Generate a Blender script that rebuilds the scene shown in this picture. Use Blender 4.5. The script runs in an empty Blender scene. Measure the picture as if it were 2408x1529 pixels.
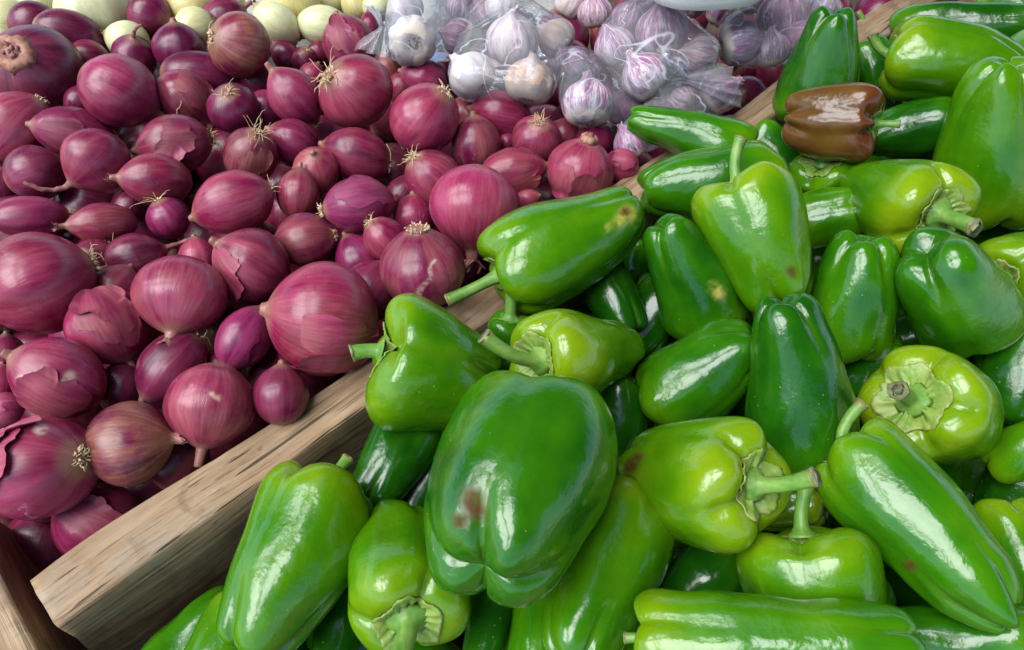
import bpy, math, random
import numpy as np
from mathutils import Matrix, Vector

# ------------------------------------------------------------------ camera
PW, PH = 2408.0, 1529.0            # pixel frame the positions below were read in
FPX = 1787.0                       # focal length in those pixels
CAMH, PITCH = 0.363, math.radians(52.5)
S = bpy.context.scene
COL = S.collection
cam = bpy.data.cameras.new('camera'); camo = bpy.data.objects.new('camera', cam); COL.objects.link(camo)
cam.sensor_width = 36.0; cam.lens = 36.0 * FPX / PW; cam.clip_start = 0.01; cam.clip_end = 200
camo.location = (0, 0, CAMH); camo.rotation_euler = (math.pi / 2 - PITCH, 0, 0)
S.camera = camo

# ------------------------------------------------------------------ light
SUN_EL, SUN_AZ = math.radians(60), math.radians(-108)     # azimuth clockwise from +Y (away from the viewer)
w = bpy.data.worlds.new('World'); S.world = w; w.use_nodes = True
wn = w.node_tree; bg = wn.nodes['Background']
sky = wn.nodes.new('ShaderNodeTexSky'); sky.sky_type = 'NISHITA'; sky.sun_disc = False
sky.sun_elevation = SUN_EL; sky.sun_rotation = SUN_AZ
wn.links.new(sky.outputs[0], bg.inputs[0]); bg.inputs[1].default_value = 0.05
sun = bpy.data.lights.new('sun', 'SUN'); sun.energy = 1.5; sun.angle = math.radians(56); sun.color = (0.98, 0.98, 0.98)
suno = bpy.data.objects.new('sun', sun); COL.objects.link(suno)
sd = Vector((math.sin(SUN_AZ) * math.cos(SUN_EL), math.cos(SUN_AZ) * math.cos(SUN_EL), math.sin(SUN_EL)))
suno.rotation_euler = sd.to_track_quat('Z', 'Y').to_euler(); suno.location = sd * 3
vs = S.view_settings; vs.view_transform = 'Standard'; vs.look = 'None'; vs.gamma = 1.0; vs.use_curve_mapping = False
vs.exposure = 2.3
S.cycles.use_denoising = True
S.cycles.max_bounces = 10; S.cycles.transparent_max_bounces = 16; S.cycles.caustics_reflective = False; S.cycles.caustics_refractive = False

# ------------------------------------------------------------------ helpers
CP, SP = math.cos(PITCH), math.sin(PITCH)
CAM = np.array([0, 0, CAMH])

def ray(x, y):
    X = (x - PW / 2) / FPX; Y = -(y - PH / 2) / FPX
    return np.array([X, CP + Y * SP, -SP + Y * CP])          # depth 1 along the optical axis

def at(x, y, h):
    d = ray(x, y); return CAM + d * ((CAMH - h) / -d[2])

def depth(p):
    return float(np.dot(np.asarray(p) - CAM, (0, CP, -SP)))

def unit(v):
    v = np.asarray(v, float); return v / np.linalg.norm(v)

def frame(pos, a, e, spin=0.0):
    """axis frame: a = direction in the picture (deg), e = lift towards the viewer (deg)"""
    tow = unit(CAM - pos)
    rt = np.array([1.0, 0, 0]); rt = unit(rt - (rt @ tow) * tow); up = np.cross(tow, rt)
    a, e = math.radians(a), math.radians(e)
    Z = math.cos(e) * (math.cos(a) * rt + math.sin(a) * up) + math.sin(e) * tow
    ref = tow if abs(np.dot(tow, Z)) < 0.93 else up
    X = unit(ref - np.dot(ref, Z) * Z); Y = np.cross(Z, X)
    if spin:
        c, s = math.cos(math.radians(spin)), math.sin(math.radians(spin))
        X, Y = c * X + s * Y, -s * X + c * Y
    return np.column_stack([X, Y, Z])

def noise3(p, seed, freq, n=7):
    r = np.random.RandomState(seed)
    out = np.zeros(p.shape[:-1])
    for i in range(n):
        k = r.normal(size=3); k = k / np.linalg.norm(k) * freq * r.uniform(.5, 1.5)
        out += np.sin(p @ k + r.uniform(0, 6.28))
    return out / math.sqrt(n)

def catmull(pts, n):
    P = np.array(pts, float)
    P = np.vstack([2 * P[0] - P[1], P, 2 * P[-1] - P[-2]])
    out = []
    for i in range(1, len(P) - 2):
        for k in range(24):
            u = k / 24.0
            out.append(0.5 * ((2 * P[i]) + (-P[i-1] + P[i+1]) * u + (2*P[i-1] - 5*P[i] + 4*P[i+1] - P[i+2]) * u*u + (-P[i-1] + 3*P[i] - 3*P[i+1] + P[i+2]) * u**3))
    out.append(P[-2]); out = np.array(out)
    d = np.concatenate([[0], np.cumsum(np.linalg.norm(np.diff(out, axis=0), axis=1))])
    q = np.linspace(0, d[-1], n)
    return np.column_stack([np.interp(q, d, out[:, k]) for k in range(P.shape[1])])

def mesh_of(name, verts, faces, mat, attrs=None, smooth=True):
    me = bpy.data.meshes.new(name)
    me.from_pydata(np.asarray(verts).tolist(), [], faces)
    if mat: me.materials.append(mat)
    if attrs:
        for k, v in attrs.items():
            at_ = me.attributes.new(k, 'FLOAT', 'POINT'); at_.data.foreach_set('value', np.asarray(v, np.float32).ravel())
    if smooth: me.polygons.foreach_set('use_smooth', [True] * len(me.polygons))
    me.update(); return me

def grid_faces(nv, nu, wrap=True, base=0):
    f = []
    for i in range(nv - 1):
        for j in range(nu if wrap else nu - 1):
            k = (j + 1) % nu
            f.append((base + i*nu + j, base + i*nu + k, base + (i+1)*nu + k, base + (i+1)*nu + j))
    return f

def closed_grid(P, flip=False):
    """P: nv x nu x 3 rings, capped by a vertex at both ends"""
    nv, nu, _ = P.shape
    V = np.vstack([P.reshape(-1, 3), P[0].mean(0), P[-1].mean(0)])
    F = grid_faces(nv, nu)
    a, b = nv*nu, nv*nu + 1
    for j in range(nu):
        k = (j + 1) % nu
        F.append((a, k, j)); F.append((b, (nv-1)*nu + j, (nv-1)*nu + k))
    if flip: F = [tuple(reversed(f)) for f in F]
    return V, F

def tube(path, rad, nu=8, ribs=0.0, seed=0, jit=0.0):
    path = np.asarray(path, float); rad = np.asarray(rad, float)
    n = len(path); T = np.gradient(path, axis=0); T /= np.linalg.norm(T, axis=1)[:, None] + 1e-12
    ref = np.array([0.3, 0.9, 0.1]) if abs(T[0] @ unit((.3, .9, .1))) < .9 else np.array([1, 0, 0.])
    X = unit(ref - (ref @ T[0]) * T[0]); th = np.linspace(0, 2*math.pi, nu, endpoint=False)
    R = np.random.RandomState(seed); ph = R.uniform(0, 6.28)
    rings = []
    for i in range(n):
        X = unit(X - (X @ T[i]) * T[i]); Y = np.cross(T[i], X)
        rr = rad[i] * (1 + ribs * np.cos(5 * th + ph) + jit * R.normal(size=nu))
        rings.append(path[i] + np.outer(rr*np.cos(th), X) + np.outer(rr*np.sin(th), Y))
    return np.array(rings)

class Acc:
    """collects tubes and sheets of one part"""
    def __init__(s): s.V = []; s.F = []; s.n = 0
    def add(s, V, F):
        V = np.asarray(V).reshape(-1, 3)
        s.V.append(V); s.F += [tuple(i + s.n for i in f) for f in F]; s.n += len(V)
    def tube(s, path, rad, nu=4):
        V, F = closed_grid(tube(path, rad, nu)); s.add(V, F)
    def mesh(s, name, mat, attrs=None): return mesh_of(name, np.vstack(s.V), s.F, mat, attrs)

def link(name, me, parent=None, M=None, color=None):
    o = bpy.data.objects.new(name, me); COL.objects.link(o)
    if parent: o.parent = parent
    if M is not None: o.matrix_local = M
    if color: o.color = tuple(color) + (1,) * (4 - len(color))
    return o

def thing(name, loc, label, cat, group=None):
    o = bpy.data.objects.new(name, None); COL.objects.link(o); o.location = loc; o.empty_display_size = .01
    tag(o, label, cat, group); return o

def tag(o, label, cat, group=None):
    o['label'] = label; o['category'] = cat
    if group: o['group'] = group
    return o

def m4(R, pos):
    M = Matrix.Identity(4)
    for i in range(3):
        for j in range(3): M[i][j] = float(R[i, j])
        M[i][3] = float(pos[i])
    return M

# ------------------------------------------------------------------ materials
class NT:
    def __init__(s, name):
        s.m = bpy.data.materials.new(name); s.m.use_nodes = True; s.t = s.m.node_tree; s.t.nodes.clear()
        s.out = s.n('OutputMaterial')
    def n(s, typ, _in=None, **kw):
        nd = s.t.nodes.new('ShaderNode' + typ)
        for k, v in kw.items(): setattr(nd, k, v)
        if _in:
            for k, v in _in.items(): s.set(nd, k, v)
        return nd
    def set(s, nd, k, v):
        sock = nd.inputs[k]
        if isinstance(v, bpy.types.NodeSocket): s.t.links.new(v, sock)
        elif isinstance(v, bpy.types.Node): s.t.links.new(v.outputs[0], sock)
        else:
            if isinstance(v, tuple) and len(v) == 3 and sock.type == 'RGBA': v = v + (1,)
            sock.default_value = v
    def math(s, op, a, b=0.0, c=0.0, clamp=False):
        nd = s.n('Math', operation=op, use_clamp=clamp); s.set(nd, 0, a); s.set(nd, 1, b)
        if op in ('MULTIPLY_ADD', 'SMOOTH_MIN', 'SMOOTH_MAX'): s.set(nd, 2, c)
        return nd.outputs[0]
    def vmath(s, op, a, b=(0, 0, 0)):
        nd = s.n('VectorMath', operation=op); s.set(nd, 0, a)
        if op == 'SCALE': s.set(nd, 'Scale', b)
        else: s.set(nd, 1, b)
        return nd.outputs[0]
    def mix(s, f, a, b, mode='MIX'):
        nd = s.n('MixRGB', blend_type=mode); s.set(nd, 0, f); s.set(nd, 1, a); s.set(nd, 2, b); return nd.outputs[0]
    def ramp(s, f, stops):
        nd = s.n('ValToRGB'); cr = nd.color_ramp
        while len(cr.elements) < len(stops): cr.elements.new(0.5)
        for e, (p, c) in zip(cr.elements, stops):
            e.position = p; e.color = (c, c, c, 1) if not isinstance(c, tuple) else c + (1,)
        s.set(nd, 0, f); return nd.outputs[0]
    def step(s, f, lo, hi):
        nd = s.n('MapRange', interpolation_type='SMOOTHSTEP'); s.set(nd, 0, f); s.set(nd, 1, lo); s.set(nd, 2, hi); return nd.outputs[0]
    def noise(s, vec, scale, detail=3.0, rough=.55, dist=0.0):
        nd = s.n('TexNoise'); s.set(nd, 'Vector', vec); s.set(nd, 'Scale', scale); s.set(nd, 'Detail', detail); s.set(nd, 'Roughness', rough); s.set(nd, 'Distortion', dist)
        return nd.outputs[0]
    def attr(s, name):
        return s.n('Attribute', attribute_name=name).outputs['Fac']
    def obj(s):
        tc = s.n('TexCoord'); oi = s.n('ObjectInfo')
        sp = s.n('SeparateColor', {0: oi.outputs['Color']})
        off = s.vmath('SCALE', s.n('CombineXYZ', {0: oi.outputs['Random'], 1: sp.outputs[2], 2: oi.outputs['Random']}).outputs[0], 37.0)
        return tc.outputs['Object'], off, sp.outputs[0], sp.outputs[1], sp.outputs[2]
    def bsdf(s, **kw):
        nd = s.n('BsdfPrincipled')
        for k, v in kw.items(): s.set(nd, k.replace('_', ' '), v)
        s.t.links.new(nd.outputs[0], s.out.inputs[0]); return nd
    def bump(s, h, strength, dist=.001, nrm=None):
        nd = s.n('Bump', {'Height': h, 'Strength': strength, 'Distance': dist})
        if nrm is not None: s.set(nd, 'Normal', nrm)
        return nd.outputs[0]

def mat_pepper():
    k = NT('pepper_skin'); P, off, yel, brk, rnd = k.obj()
    q = k.vmath('ADD', P, off)
    n1 = k.noise(q, 24, 2.0); n2 = k.noise(q, 70, 3.0); t = k.attr('t')
    stretch = k.vmath('ADD', k.vmath('MULTIPLY', P, (90, 90, 14)), off)
    n3 = k.noise(stretch, 1.0, 3.0)
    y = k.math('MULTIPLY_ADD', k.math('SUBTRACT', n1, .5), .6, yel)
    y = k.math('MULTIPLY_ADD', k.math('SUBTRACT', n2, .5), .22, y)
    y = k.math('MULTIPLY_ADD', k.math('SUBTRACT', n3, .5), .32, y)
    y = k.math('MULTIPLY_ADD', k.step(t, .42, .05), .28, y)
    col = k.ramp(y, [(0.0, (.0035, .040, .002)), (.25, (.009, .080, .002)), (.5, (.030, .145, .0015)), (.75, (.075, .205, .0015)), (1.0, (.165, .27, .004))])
    groove = k.attr('groove')
    col = k.mix(k.math('MULTIPLY', groove, .35), col, (.07, .17, .005))
    v = k.n('TexVoronoi', {'Vector': q, 'Scale': 210.0}); fl = k.step(v.outputs['Distance'], .12, .05)
    fl = k.math('MULTIPLY', fl, k.step(k.noise(q, 40), .52, .64))
    col = k.mix(k.math('MULTIPLY', fl, .45), col, (.30, .42, .12))
    pale = k.math('MULTIPLY', k.attr('pale'), k.step(k.noise(q, 160, 4), .25, .6))
    col = k.mix(pale, col, (.50, .44, .09))
    sc = k.attr('scar')
    col = k.mix(k.math('MULTIPLY', sc, k.step(k.noise(q, 220, 4), .2, .5)), col, (.075, .032, .010))
    b = k.bump(k.noise(q, 480, 3), .16, .0006)
    b = k.bump(n2, .38, .0014, b); b = k.bump(k.noise(q, 150, 3), .2, .001, b); b = k.bump(k.noise(q, 38, 2), .3, .004, b)
    rough = k.math('MULTIPLY_ADD', k.noise(q, 120, 4), .22, .07)
    rough = k.math('MULTIPLY_ADD', sc, .3, rough)
    k.bsdf(Base_Color=col, Roughness=rough, Normal=b, Specular_IOR_Level=k.math('MULTIPLY_ADD', sc, -.55, .6), Subsurface_Weight=.1, Subsurface_Radius=(.35, 1.0, .12), Subsurface_Scale=.005)
    return k.m

def mat_brown_pepper():
    k = NT('brown_pepper_skin'); P, off, a_, b_, c_ = k.obj(); q = k.vmath('ADD', P, off)
    n = k.noise(q, 26, 3)
    col = k.ramp(n, [(.25, (.062, .026, .006)), (.5, (.10, .048, .009)), (.75, (.14, .078, .013))])
    col = k.mix(k.math('MULTIPLY', k.step(k.attr('t'), .34, .1), .5), col, (.11, .01, .008))
    k.bsdf(Base_Color=col, Roughness=.2, Normal=k.bump(k.noise(q, 60, 3), .4, .003), Specular_IOR_Level=.5)
    return k.m

def mat_green_stem(name, c0, c1, c2):
    k = NT(name); P, off, yel, b_, c_ = k.obj(); q = k.vmath('ADD', P, off)
    n = k.noise(q, 130, 4); s = k.noise(k.vmath('ADD', k.vmath('MULTIPLY', P, (420, 420, 60)), off), 1.0, 3)
    f = k.math('ADD', k.math('MULTIPLY', n, .6), k.math('MULTIPLY', s, .4))
    f = k.math('MULTIPLY_ADD', yel, .3, f)
    col = k.ramp(f, [(.3, c0), (.55, c1), (.8, c2)])
    col = k.mix(k.math('MULTIPLY', k.attr('dry'), k.step(n, .3, .55)), col, (.22, .12, .05))
    k.bsdf(Base_Color=col, Roughness=.45, Normal=k.bump(f, .5, .0012), Subsurface_Weight=.08, Subsurface_Radius=(.4, 1, .2), Subsurface_Scale=.003)
    return k.m

def mat_onion(name='red_onion_skin', r0=.14, r1=.30):
    k = NT(name); P, off, tone, tan, lite = k.obj()
    q = k.vmath('ADD', P, off); t = k.attr('t')
    s = k.n('SeparateXYZ', {0: P})
    rad = k.vmath('NORMALIZE', k.n('CombineXYZ', {0: s.outputs[0], 1: s.outputs[1], 2: 0.0}).outputs[0])
    zz = k.n('CombineXYZ', {0: 0.0, 1: 0.0, 2: k.math('MULTIPLY', s.outputs[2], 5.0)}).outputs[0]
    ang = k.vmath('ADD', k.vmath('ADD', k.vmath('SCALE', rad, 1.0), zz), off)
    veins = k.noise(ang, 13.0, 3, .6); broad = k.noise(ang, 2.2, 2, .5, .3)
    fine = k.noise(ang, 42.0, 2, .5)
    blot = k.noise(q, 60, 5, .6); big = k.noise(q, 20, 2)
    f = k.math('MULTIPLY_ADD', k.math('SUBTRACT', broad, .5), .65, .42)
    f = k.math('MULTIPLY_ADD', k.math('SUBTRACT', veins, .5), .42, f)
    f = k.math('MULTIPLY_ADD', k.math('SUBTRACT', fine, .5), .25, f)
    f = k.math('MULTIPLY_ADD', k.math('SUBTRACT', big, .5), .5, f)
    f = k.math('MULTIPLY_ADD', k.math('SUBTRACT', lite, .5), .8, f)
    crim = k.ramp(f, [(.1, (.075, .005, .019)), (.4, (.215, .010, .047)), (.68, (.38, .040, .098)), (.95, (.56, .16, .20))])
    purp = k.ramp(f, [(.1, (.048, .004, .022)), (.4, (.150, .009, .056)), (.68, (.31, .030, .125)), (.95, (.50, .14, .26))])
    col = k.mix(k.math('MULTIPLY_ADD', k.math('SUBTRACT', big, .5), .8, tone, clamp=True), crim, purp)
    col = k.mix(k.math('MULTIPLY', k.step(fine, .60, .70), .35), col, (.06, .006, .02))
    # dry tan skin where the outer layer has aged
    tn = k.math('MULTIPLY', tan, k.step(k.math('ADD', k.math('MULTIPLY', blot, .6), k.math('MULTIPLY', broad, .4)), .35, .62))
    col = k.mix(tn, col, k.ramp(veins, [(.3, (.19, .072, .038)), (.7, (.36, .17, .095))]))
    col = k.mix(k.math('MULTIPLY', k.attr('pale'), k.step(k.noise(q, 300, 3), .3, .6)), col, k.ramp(blot, [(.35, (.42, .24, .15)), (.6, (.62, .46, .42))]))
    ends = k.math('MAXIMUM', k.step(t, .90, .99), k.step(t, .085, .02))
    col = k.mix(k.math('MULTIPLY', ends, .75), col, k.ramp(fine, [(.3, (.16, .05, .04)), (.7, (.42, .24, .15))]))
    # pale scuffs where skin rubbed through, dark soil marks
    sc = k.math('MULTIPLY', k.step(k.noise(q, 95, 6, .65, .8), .64, .72), k.step(big, .45, .62))
    col = k.mix(k.math('MULTIPLY', sc, .55), col, (.52, .25, .30))
    dk = k.step(k.noise(q, 75, 5, .7, 1.0), .62, .74)
    col = k.mix(k.math('MULTIPLY', dk, .6), col, (.045, .012, .016))
    b = k.bump(fine, .18, .0004); b = k.bump(k.math('ADD', veins, k.math('MULTIPLY', sc, .5)), .2, .0006, b)
    b = k.bump(blot, .15, .001, b)
    rough = k.math('MULTIPLY_ADD', blot, r1, r0)
    k.bsdf(Base_Color=col, Roughness=rough, Normal=b, Specular_IOR_Level=.48, Subsurface_Weight=.06, Subsurface_Radius=(1, .25, .3), Subsurface_Scale=.004)
    return k.m

def mat_dry(name, c0, c1, rough=.8, translucent=0.0):
    k = NT(name); P, off, a_, b_, c_ = k.obj(); q = k.vmath('ADD', P, off)
    n = k.noise(q, 260, 4)
    k.bsdf(Base_Color=k.ramp(n, [(.3, c0), (.7, c1)]), Roughness=rough, Normal=k.bump(n, .4, .0006), Transmission_Weight=0.0)
    return k.m

def mat_pale_onion():
    k = NT('pale_onion_skin'); P, off, yel, gr, c_ = k.obj(); q = k.vmath('ADD', P, off); t = k.attr('t')
    s = k.n('SeparateXYZ', {0: P})
    rad = k.vmath('NORMALIZE', k.n('CombineXYZ', {0: s.outputs[0], 1: s.outputs[1], 2: 0.0}).outputs[0])
    zz = k.n('CombineXYZ', {0: 0.0, 1: 0.0, 2: k.math('MULTIPLY', s.outputs[2], 14.0)}).outputs[0]
    ang = k.vmath('ADD', k.vmath('ADD', rad, zz), off)
    v = k.noise(ang, 12, 4); br = k.noise(ang, 3, 2)
    pale = k.ramp(v, [(.3, (.62, .64, .34)), (.7, (.76, .77, .50))])
    gold = k.ramp(v, [(.3, (.58, .42, .11)), (.7, (.76, .62, .26))])
    col = k.mix(k.math('MULTIPLY_ADD', k.math('SUBTRACT', br, .5), .7, yel, clamp=True), pale, gold)
    col = k.mix(k.math('MULTIPLY', gr, k.step(br, .4, .7)), col, (.48, .57, .22))
    ends = k.math('MAXIMUM', k.step(t, .92, .99), k.step(t, .07, .02))
    col = k.mix(k.math('MULTIPLY', ends, .8), col, (.34, .20, .08))
    k.bsdf(Base_Color=col, Roughness=.34, Normal=k.bump(v, .25, .0006), Subsurface_Weight=.15, Subsurface_Radius=(1, .9, .5), Subsurface_Scale=.006)
    return k.m

def mat_garlic():
    k = NT('garlic_skin'); P, off, pur, tan, c_ = k.obj(); q = k.vmath('ADD', P, off); t = k.attr('t')
    s = k.n('SeparateXYZ', {0: P})
    rad = k.vmath('NORMALIZE', k.n('CombineXYZ', {0: s.outputs[0], 1: s.outputs[1], 2: 0.0}).outputs[0])
    zz = k.n('CombineXYZ', {0: 0.0, 1: 0.0, 2: k.math('MULTIPLY', s.outputs[2], 12.0)}).outputs[0]
    ang = k.vmath('ADD', k.vmath('ADD', rad, zz), off)
    v = k.noise(ang, 15, 3, .6, .4); br = k.noise(ang, 3.0, 2); pt = k.noise(q, 60, 4)
    f = k.math('MULTIPLY_ADD', k.math('SUBTRACT', br, .5), 1.0, k.math('MULTIPLY_ADD', k.math('SUBTRACT', pur, .5), .9, v))
    col = k.ramp(f, [(.3, (.66, .60, .60)), (.52, (.50, .40, .45)), (.66, (.30, .14, .24)), (.9, (.17, .06, .13))])
    col = k.mix(k.math('MULTIPLY', tan, k.step(pt, .3, .6)), col, (.46, .29, .18))
    col = k.mix(k.math('MULTIPLY', k.step(t, .16, .04), .8), col, (.62, .52, .40))
    k.bsdf(Base_Color=col, Roughness=.5, Normal=k.bump(v, .4, .0008), Subsurface_Weight=.1, Subsurface_Radius=(1, .8, .8), Subsurface_Scale=.004)
    return k.m

def mat_film():
    k = NT('clear_plastic_film'); P, off, a_, b_, c_ = k.obj(); q = k.vmath('ADD', P, off)
    n = k.noise(q, 15, 2, .5, 1.0); r = k.math('ABSOLUTE', k.math('SUBTRACT', n, .5))
    n2 = k.noise(q, 60, 2, .5, 1.0); r2 = k.math('ABSOLUTE', k.math('SUBTRACT', n2, .5))
    h = k.math('ADD', k.math('MULTIPLY', k.math('MINIMUM', r, .12), 1.6), k.math('MULTIPLY', k.math('MINIMUM', r2, .1), .15))
    b = k.bump(h, .5, .008)
    fr = k.n('Fresnel', {'IOR': 1.5, 'Normal': b})
    f = k.math('MULTIPLY_ADD', fr.outputs[0], .55, .0, clamp=True)
    tr = k.n('BsdfTransparent', {'Color': (.975, .98, .985)})
    gl = k.n('BsdfGlossy', {'Color': (.95, .97, 1), 'Roughness': .06, 'Normal': b})
    df = k.n('BsdfDiffuse', {'Color': (.86, .88, .92), 'Normal': b})
    crease = k.math('MULTIPLY_ADD', k.math('MAXIMUM', k.step(r, .010, .0), k.math('MULTIPLY', k.step(r2, .006, .0), .15)), .30, .10)
    m1 = k.n('MixShader', {0: crease, 1: tr, 2: df}); m2 = k.n('MixShader', {0: f, 1: m1.outputs[0], 2: gl})
    k.t.links.new(m2.outputs[0], k.out.inputs[0]); return k.m

def mat_wood(name, c_lo, c_mid, c_hi):
    k = NT(name); P, off, a_, b_, c_ = k.obj(); q = k.vmath('ADD', P, off)
    st = k.vmath('ADD', k.vmath('MULTIPLY', P, (7, 90, 90)), off)
    g = k.noise(st, 1.0, 6, .65, .5); g2 = k.noise(k.vmath('ADD', k.vmath('MULTIPLY', P, (16, 520, 520)), off), 1.0, 3, .6)
    bl = k.noise(q, 16, 4); sp = k.noise(q, 90, 5, .7)
    f = k.math('ADD', k.math('MULTIPLY', g, .62), k.math('MULTIPLY', bl, .38))
    col = k.ramp(f, [(.36, c_lo), (.5, c_mid), (.64, c_hi)])
    dk = k.math('MULTIPLY', k.step(g2, .52, .68), .6)
    col = k.mix(dk, col, (.085, .048, .024))
    col = k.mix(k.math('MULTIPLY', k.step(sp, .62, .74), .55), col, (.07, .045, .028))
    col = k.mix(k.math('MULTIPLY', k.step(k.noise(q, 38, 5, .6, .6), .54, .68), .35), col, (.30, .26, .20))
    col = k.mix(k.math('MULTIPLY', k.step(k.noise(q, 26, 4, .6, .8), .52, .66), .45), col, (.115, .07, .038))
    cr = k.step(k.noise(k.vmath('ADD', k.vmath('MULTIPLY', P, (9, 260, 260)), off), 1.0, 2, .5), .66, .72)
    col = k.mix(k.math('MULTIPLY', cr, .8), col, (.035, .02, .012))
    b = k.bump(g2, .6, .0012); b = k.bump(g, .6, .002, b); b = k.bump(k.math('SUBTRACT', 1.0, cr), .8, .0015, b)
    k.bsdf(Base_Color=col, Roughness=.78, Normal=b, Specular_IOR_Level=.3); return k.m

def mat_plain(name, c, rough=.7, scale=60, var=.12, bump=.2):
    k = NT(name); P, off, a_, b_, c_ = k.obj(); n = k.noise(k.vmath('ADD', P, off), scale, 5)
    lo = tuple(x * (1 - var) for x in c); hi = tuple(min(1, x * (1 + var)) for x in c)
    k.bsdf(Base_Color=k.ramp(n, [(.3, lo), (.7, hi)]), Roughness=rough, Normal=k.bump(n, bump, .0015)); return k.m

M = dict(
    pepper=mat_pepper(), brown=mat_brown_pepper(),
    stem=mat_green_stem('pepper_stem_green', (.035, .13, .015), (.10, .24, .03), (.22, .34, .07)),
    calyx=mat_green_stem('pepper_calyx_green', (.035, .115, .014), (.115, .245, .030), (.26, .36, .075)),
    cut=mat_dry('dry_cut_stem', (.09, .10, .04), (.24, .25, .11)),
    onion=mat_onion(), loose=mat_onion('loose_onion_skin', .38, .35), neck=mat_dry('dry_onion_neck', (.13, .035, .04), (.38, .17, .14)),
    root=mat_dry('dry_root_hair', (.42, .29, .14), (.78, .62, .38)),
    scar=mat_dry('dried_onion_scar', (.26, .10, .06), (.46, .25, .17)), pale=mat_pale_onion(), garlic=mat_garlic(), groot=mat_dry('garlic_root', (.10, .058, .025), (.30, .20, .10)),
    gneck=mat_dry('garlic_stalk', (.44, .36, .33), (.66, .58, .52)),
    film=mat_film(), wood=mat_wood('weathered_wood', (.175, .108, .058), (.295, .195, .110), (.41, .295, .185)),
    wood2=mat_wood('dark_wood', (.11, .065, .036), (.23, .14, .078), (.36, .235, .135)),
    cloth=mat_plain('grey_cloth', (.46, .46, .42), .9, 300, .15, .4),
    foam=mat_plain('white_foam', (.90, .88, .88), .6, 400, .04, .25),
    red=mat_plain('red_fruit_skin', (.46, .03, .02), .25, 60, .35, .2),
    table=mat_plain('table_board', (.10, .065, .04), .8, 30, .3, .3),
    shade_canvas=mat_plain('shade_canvas_cloth', (.20, .21, .22), .9, 20, .1, .1),
)

# ------------------------------------------------------------------ setting: table, cloth, crate boards
def plate(name, x0, x1, y0, y1, z, nx, ny, mat, zf=None):
    X, Y = np.meshgrid(np.linspace(x0, x1, nx), np.linspace(y0, y1, ny))
    Z = np.full_like(X, z) if zf is None else zf(X, Y)
    V = np.stack([X, Y, Z], -1).reshape(-1, 3)
    o = link(name, mesh_of(name, V, grid_faces(ny, nx, wrap=False), mat)); o['kind'] = 'structure'; return o

FLOOR = -0.115
plate('table', -1.6, 1.6, -.5, 2.0, FLOOR - .002, 4, 4, M['table'])
def cloth_z(X, Y):
    s = np.clip((Y - .61) / .03, 0, 1); s = s*s*(3 - 2*s)
    p = np.stack([X, Y, 0*X], -1)
    e = np.clip((X + .02) / -.06, 0, 1)
    return FLOOR + .004 + (.083 * s) * (e*e*(3-2*e)) + .0025 * noise3(p, 5, 60) * s
plate('cloth', -1.0, .05, .605, 1.2, 0, 120, 80, M['cloth'], cloth_z)

RU = np.array([.737, .676, 0]); RU /= np.linalg.norm(RU); RN = np.array([RU[1], -RU[0], 0])
RA = np.array([-.2305, .1235, 0])                 # far top corner at the rail's near end

def board(name, p0, u, n, length, width, height, ztop, mat, parent=None, seed=0, rough=.0021, nl=150):
    """rough sawn board: worn rounded section swept along u; p0 = one top corner"""
    cs = []
    r = .003
    w2, h2 = width / 2, height / 2
    def arc(cx, cy, a0):
        for k in range(4): a = a0 + k * math.pi / 6; cs.append((cx + r*math.cos(a), cy + r*math.sin(a)))
    arc(w2 - r, h2 - r, 0); 
    for k in (1, 2, 3): cs.append((w2 - r - (width - 2*r) * k / 4, h2))
    arc(-w2 + r, h2 - r, math.pi/2)
    for k in (1, 2, 3, 4): cs.append((-w2, h2 - r - (height - 2*r) * k / 5))
    arc(-w2 + r, -h2 + r, math.pi)
    for k in (1, 2, 3): cs.append((-w2 + r + (width - 2*r) * k / 4, -h2))
    arc(w2 - r, -h2 + r, 1.5*math.pi)
    for k in (1, 2, 3, 4): cs.append((w2, -h2 + r + (height - 2*r) * k / 5))
    cs = np.array(cs); L = np.linspace(0, length, nl)
    P = np.zeros((nl, len(cs), 3)); P[..., 0] = L[:, None]; P[..., 1] = cs[:, 0]; P[..., 2] = cs[:, 1]
    sm = P * np.array([1, 1, 1]); d1 = noise3(sm * np.array([.35, 1, 1]), seed, 95); d2 = noise3(sm * np.array([.2, 1, 1]), seed + 1, 380)
    d3 = np.maximum(0, noise3(sm, seed + 2, 70) - 1.1)
    dirs = np.zeros_like(P); dirs[..., 1] = cs[:, 0] / w2; dirs[..., 2] = cs[:, 1] / h2
    corner = (np.abs(cs[:, 0]) > w2*.8) & (np.abs(cs[:, 1]) > h2*.9)
    amp = rough * (d1 + .45*d2) - d3 * .0065 * corner[None, :]
    P += dirs * amp[..., None]
    P[0, :, 0] += .0012 * noise3(P[0], seed + 3, 300)
    V, F = closed_grid(P)
    me = mesh_of(name, V, F, mat)
    c = np.asarray(p0) + n * w2; c = np.array([c[0], c[1], ztop - h2])
    R = np.column_stack([u, np.cross((0, 0, 1), u), (0, 0, 1)])
    o = link(name, me); 
    if parent: o.parent = parent; c = c - np.array(parent.location)
    o.matrix_local = m4(R, c); return o

crate = thing('wooden_crate', tuple(RA + np.array([0, 0, FLOOR])), 'weathered tan wooden crate whose diagonal rail parts red onions from green peppers', 'crate')
board('side_board', RA, RU, RN, .872, .0285, .095, 0.0, M['wood'], crate, 3, nl=200)
end = RA + RU * .872
board('back_board', end - RU * .02 + RN * .031, RN, RU, .70, .024, .095, -.004, M['wood'], crate, 11)
for i in range(6):
    board('floor_slat', RA + RN * (.030 + i*.085), RU, RN, .85, .078, .010, FLOOR + .012, M['wood2'], crate, 20 + i, .0006, 60)

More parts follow.
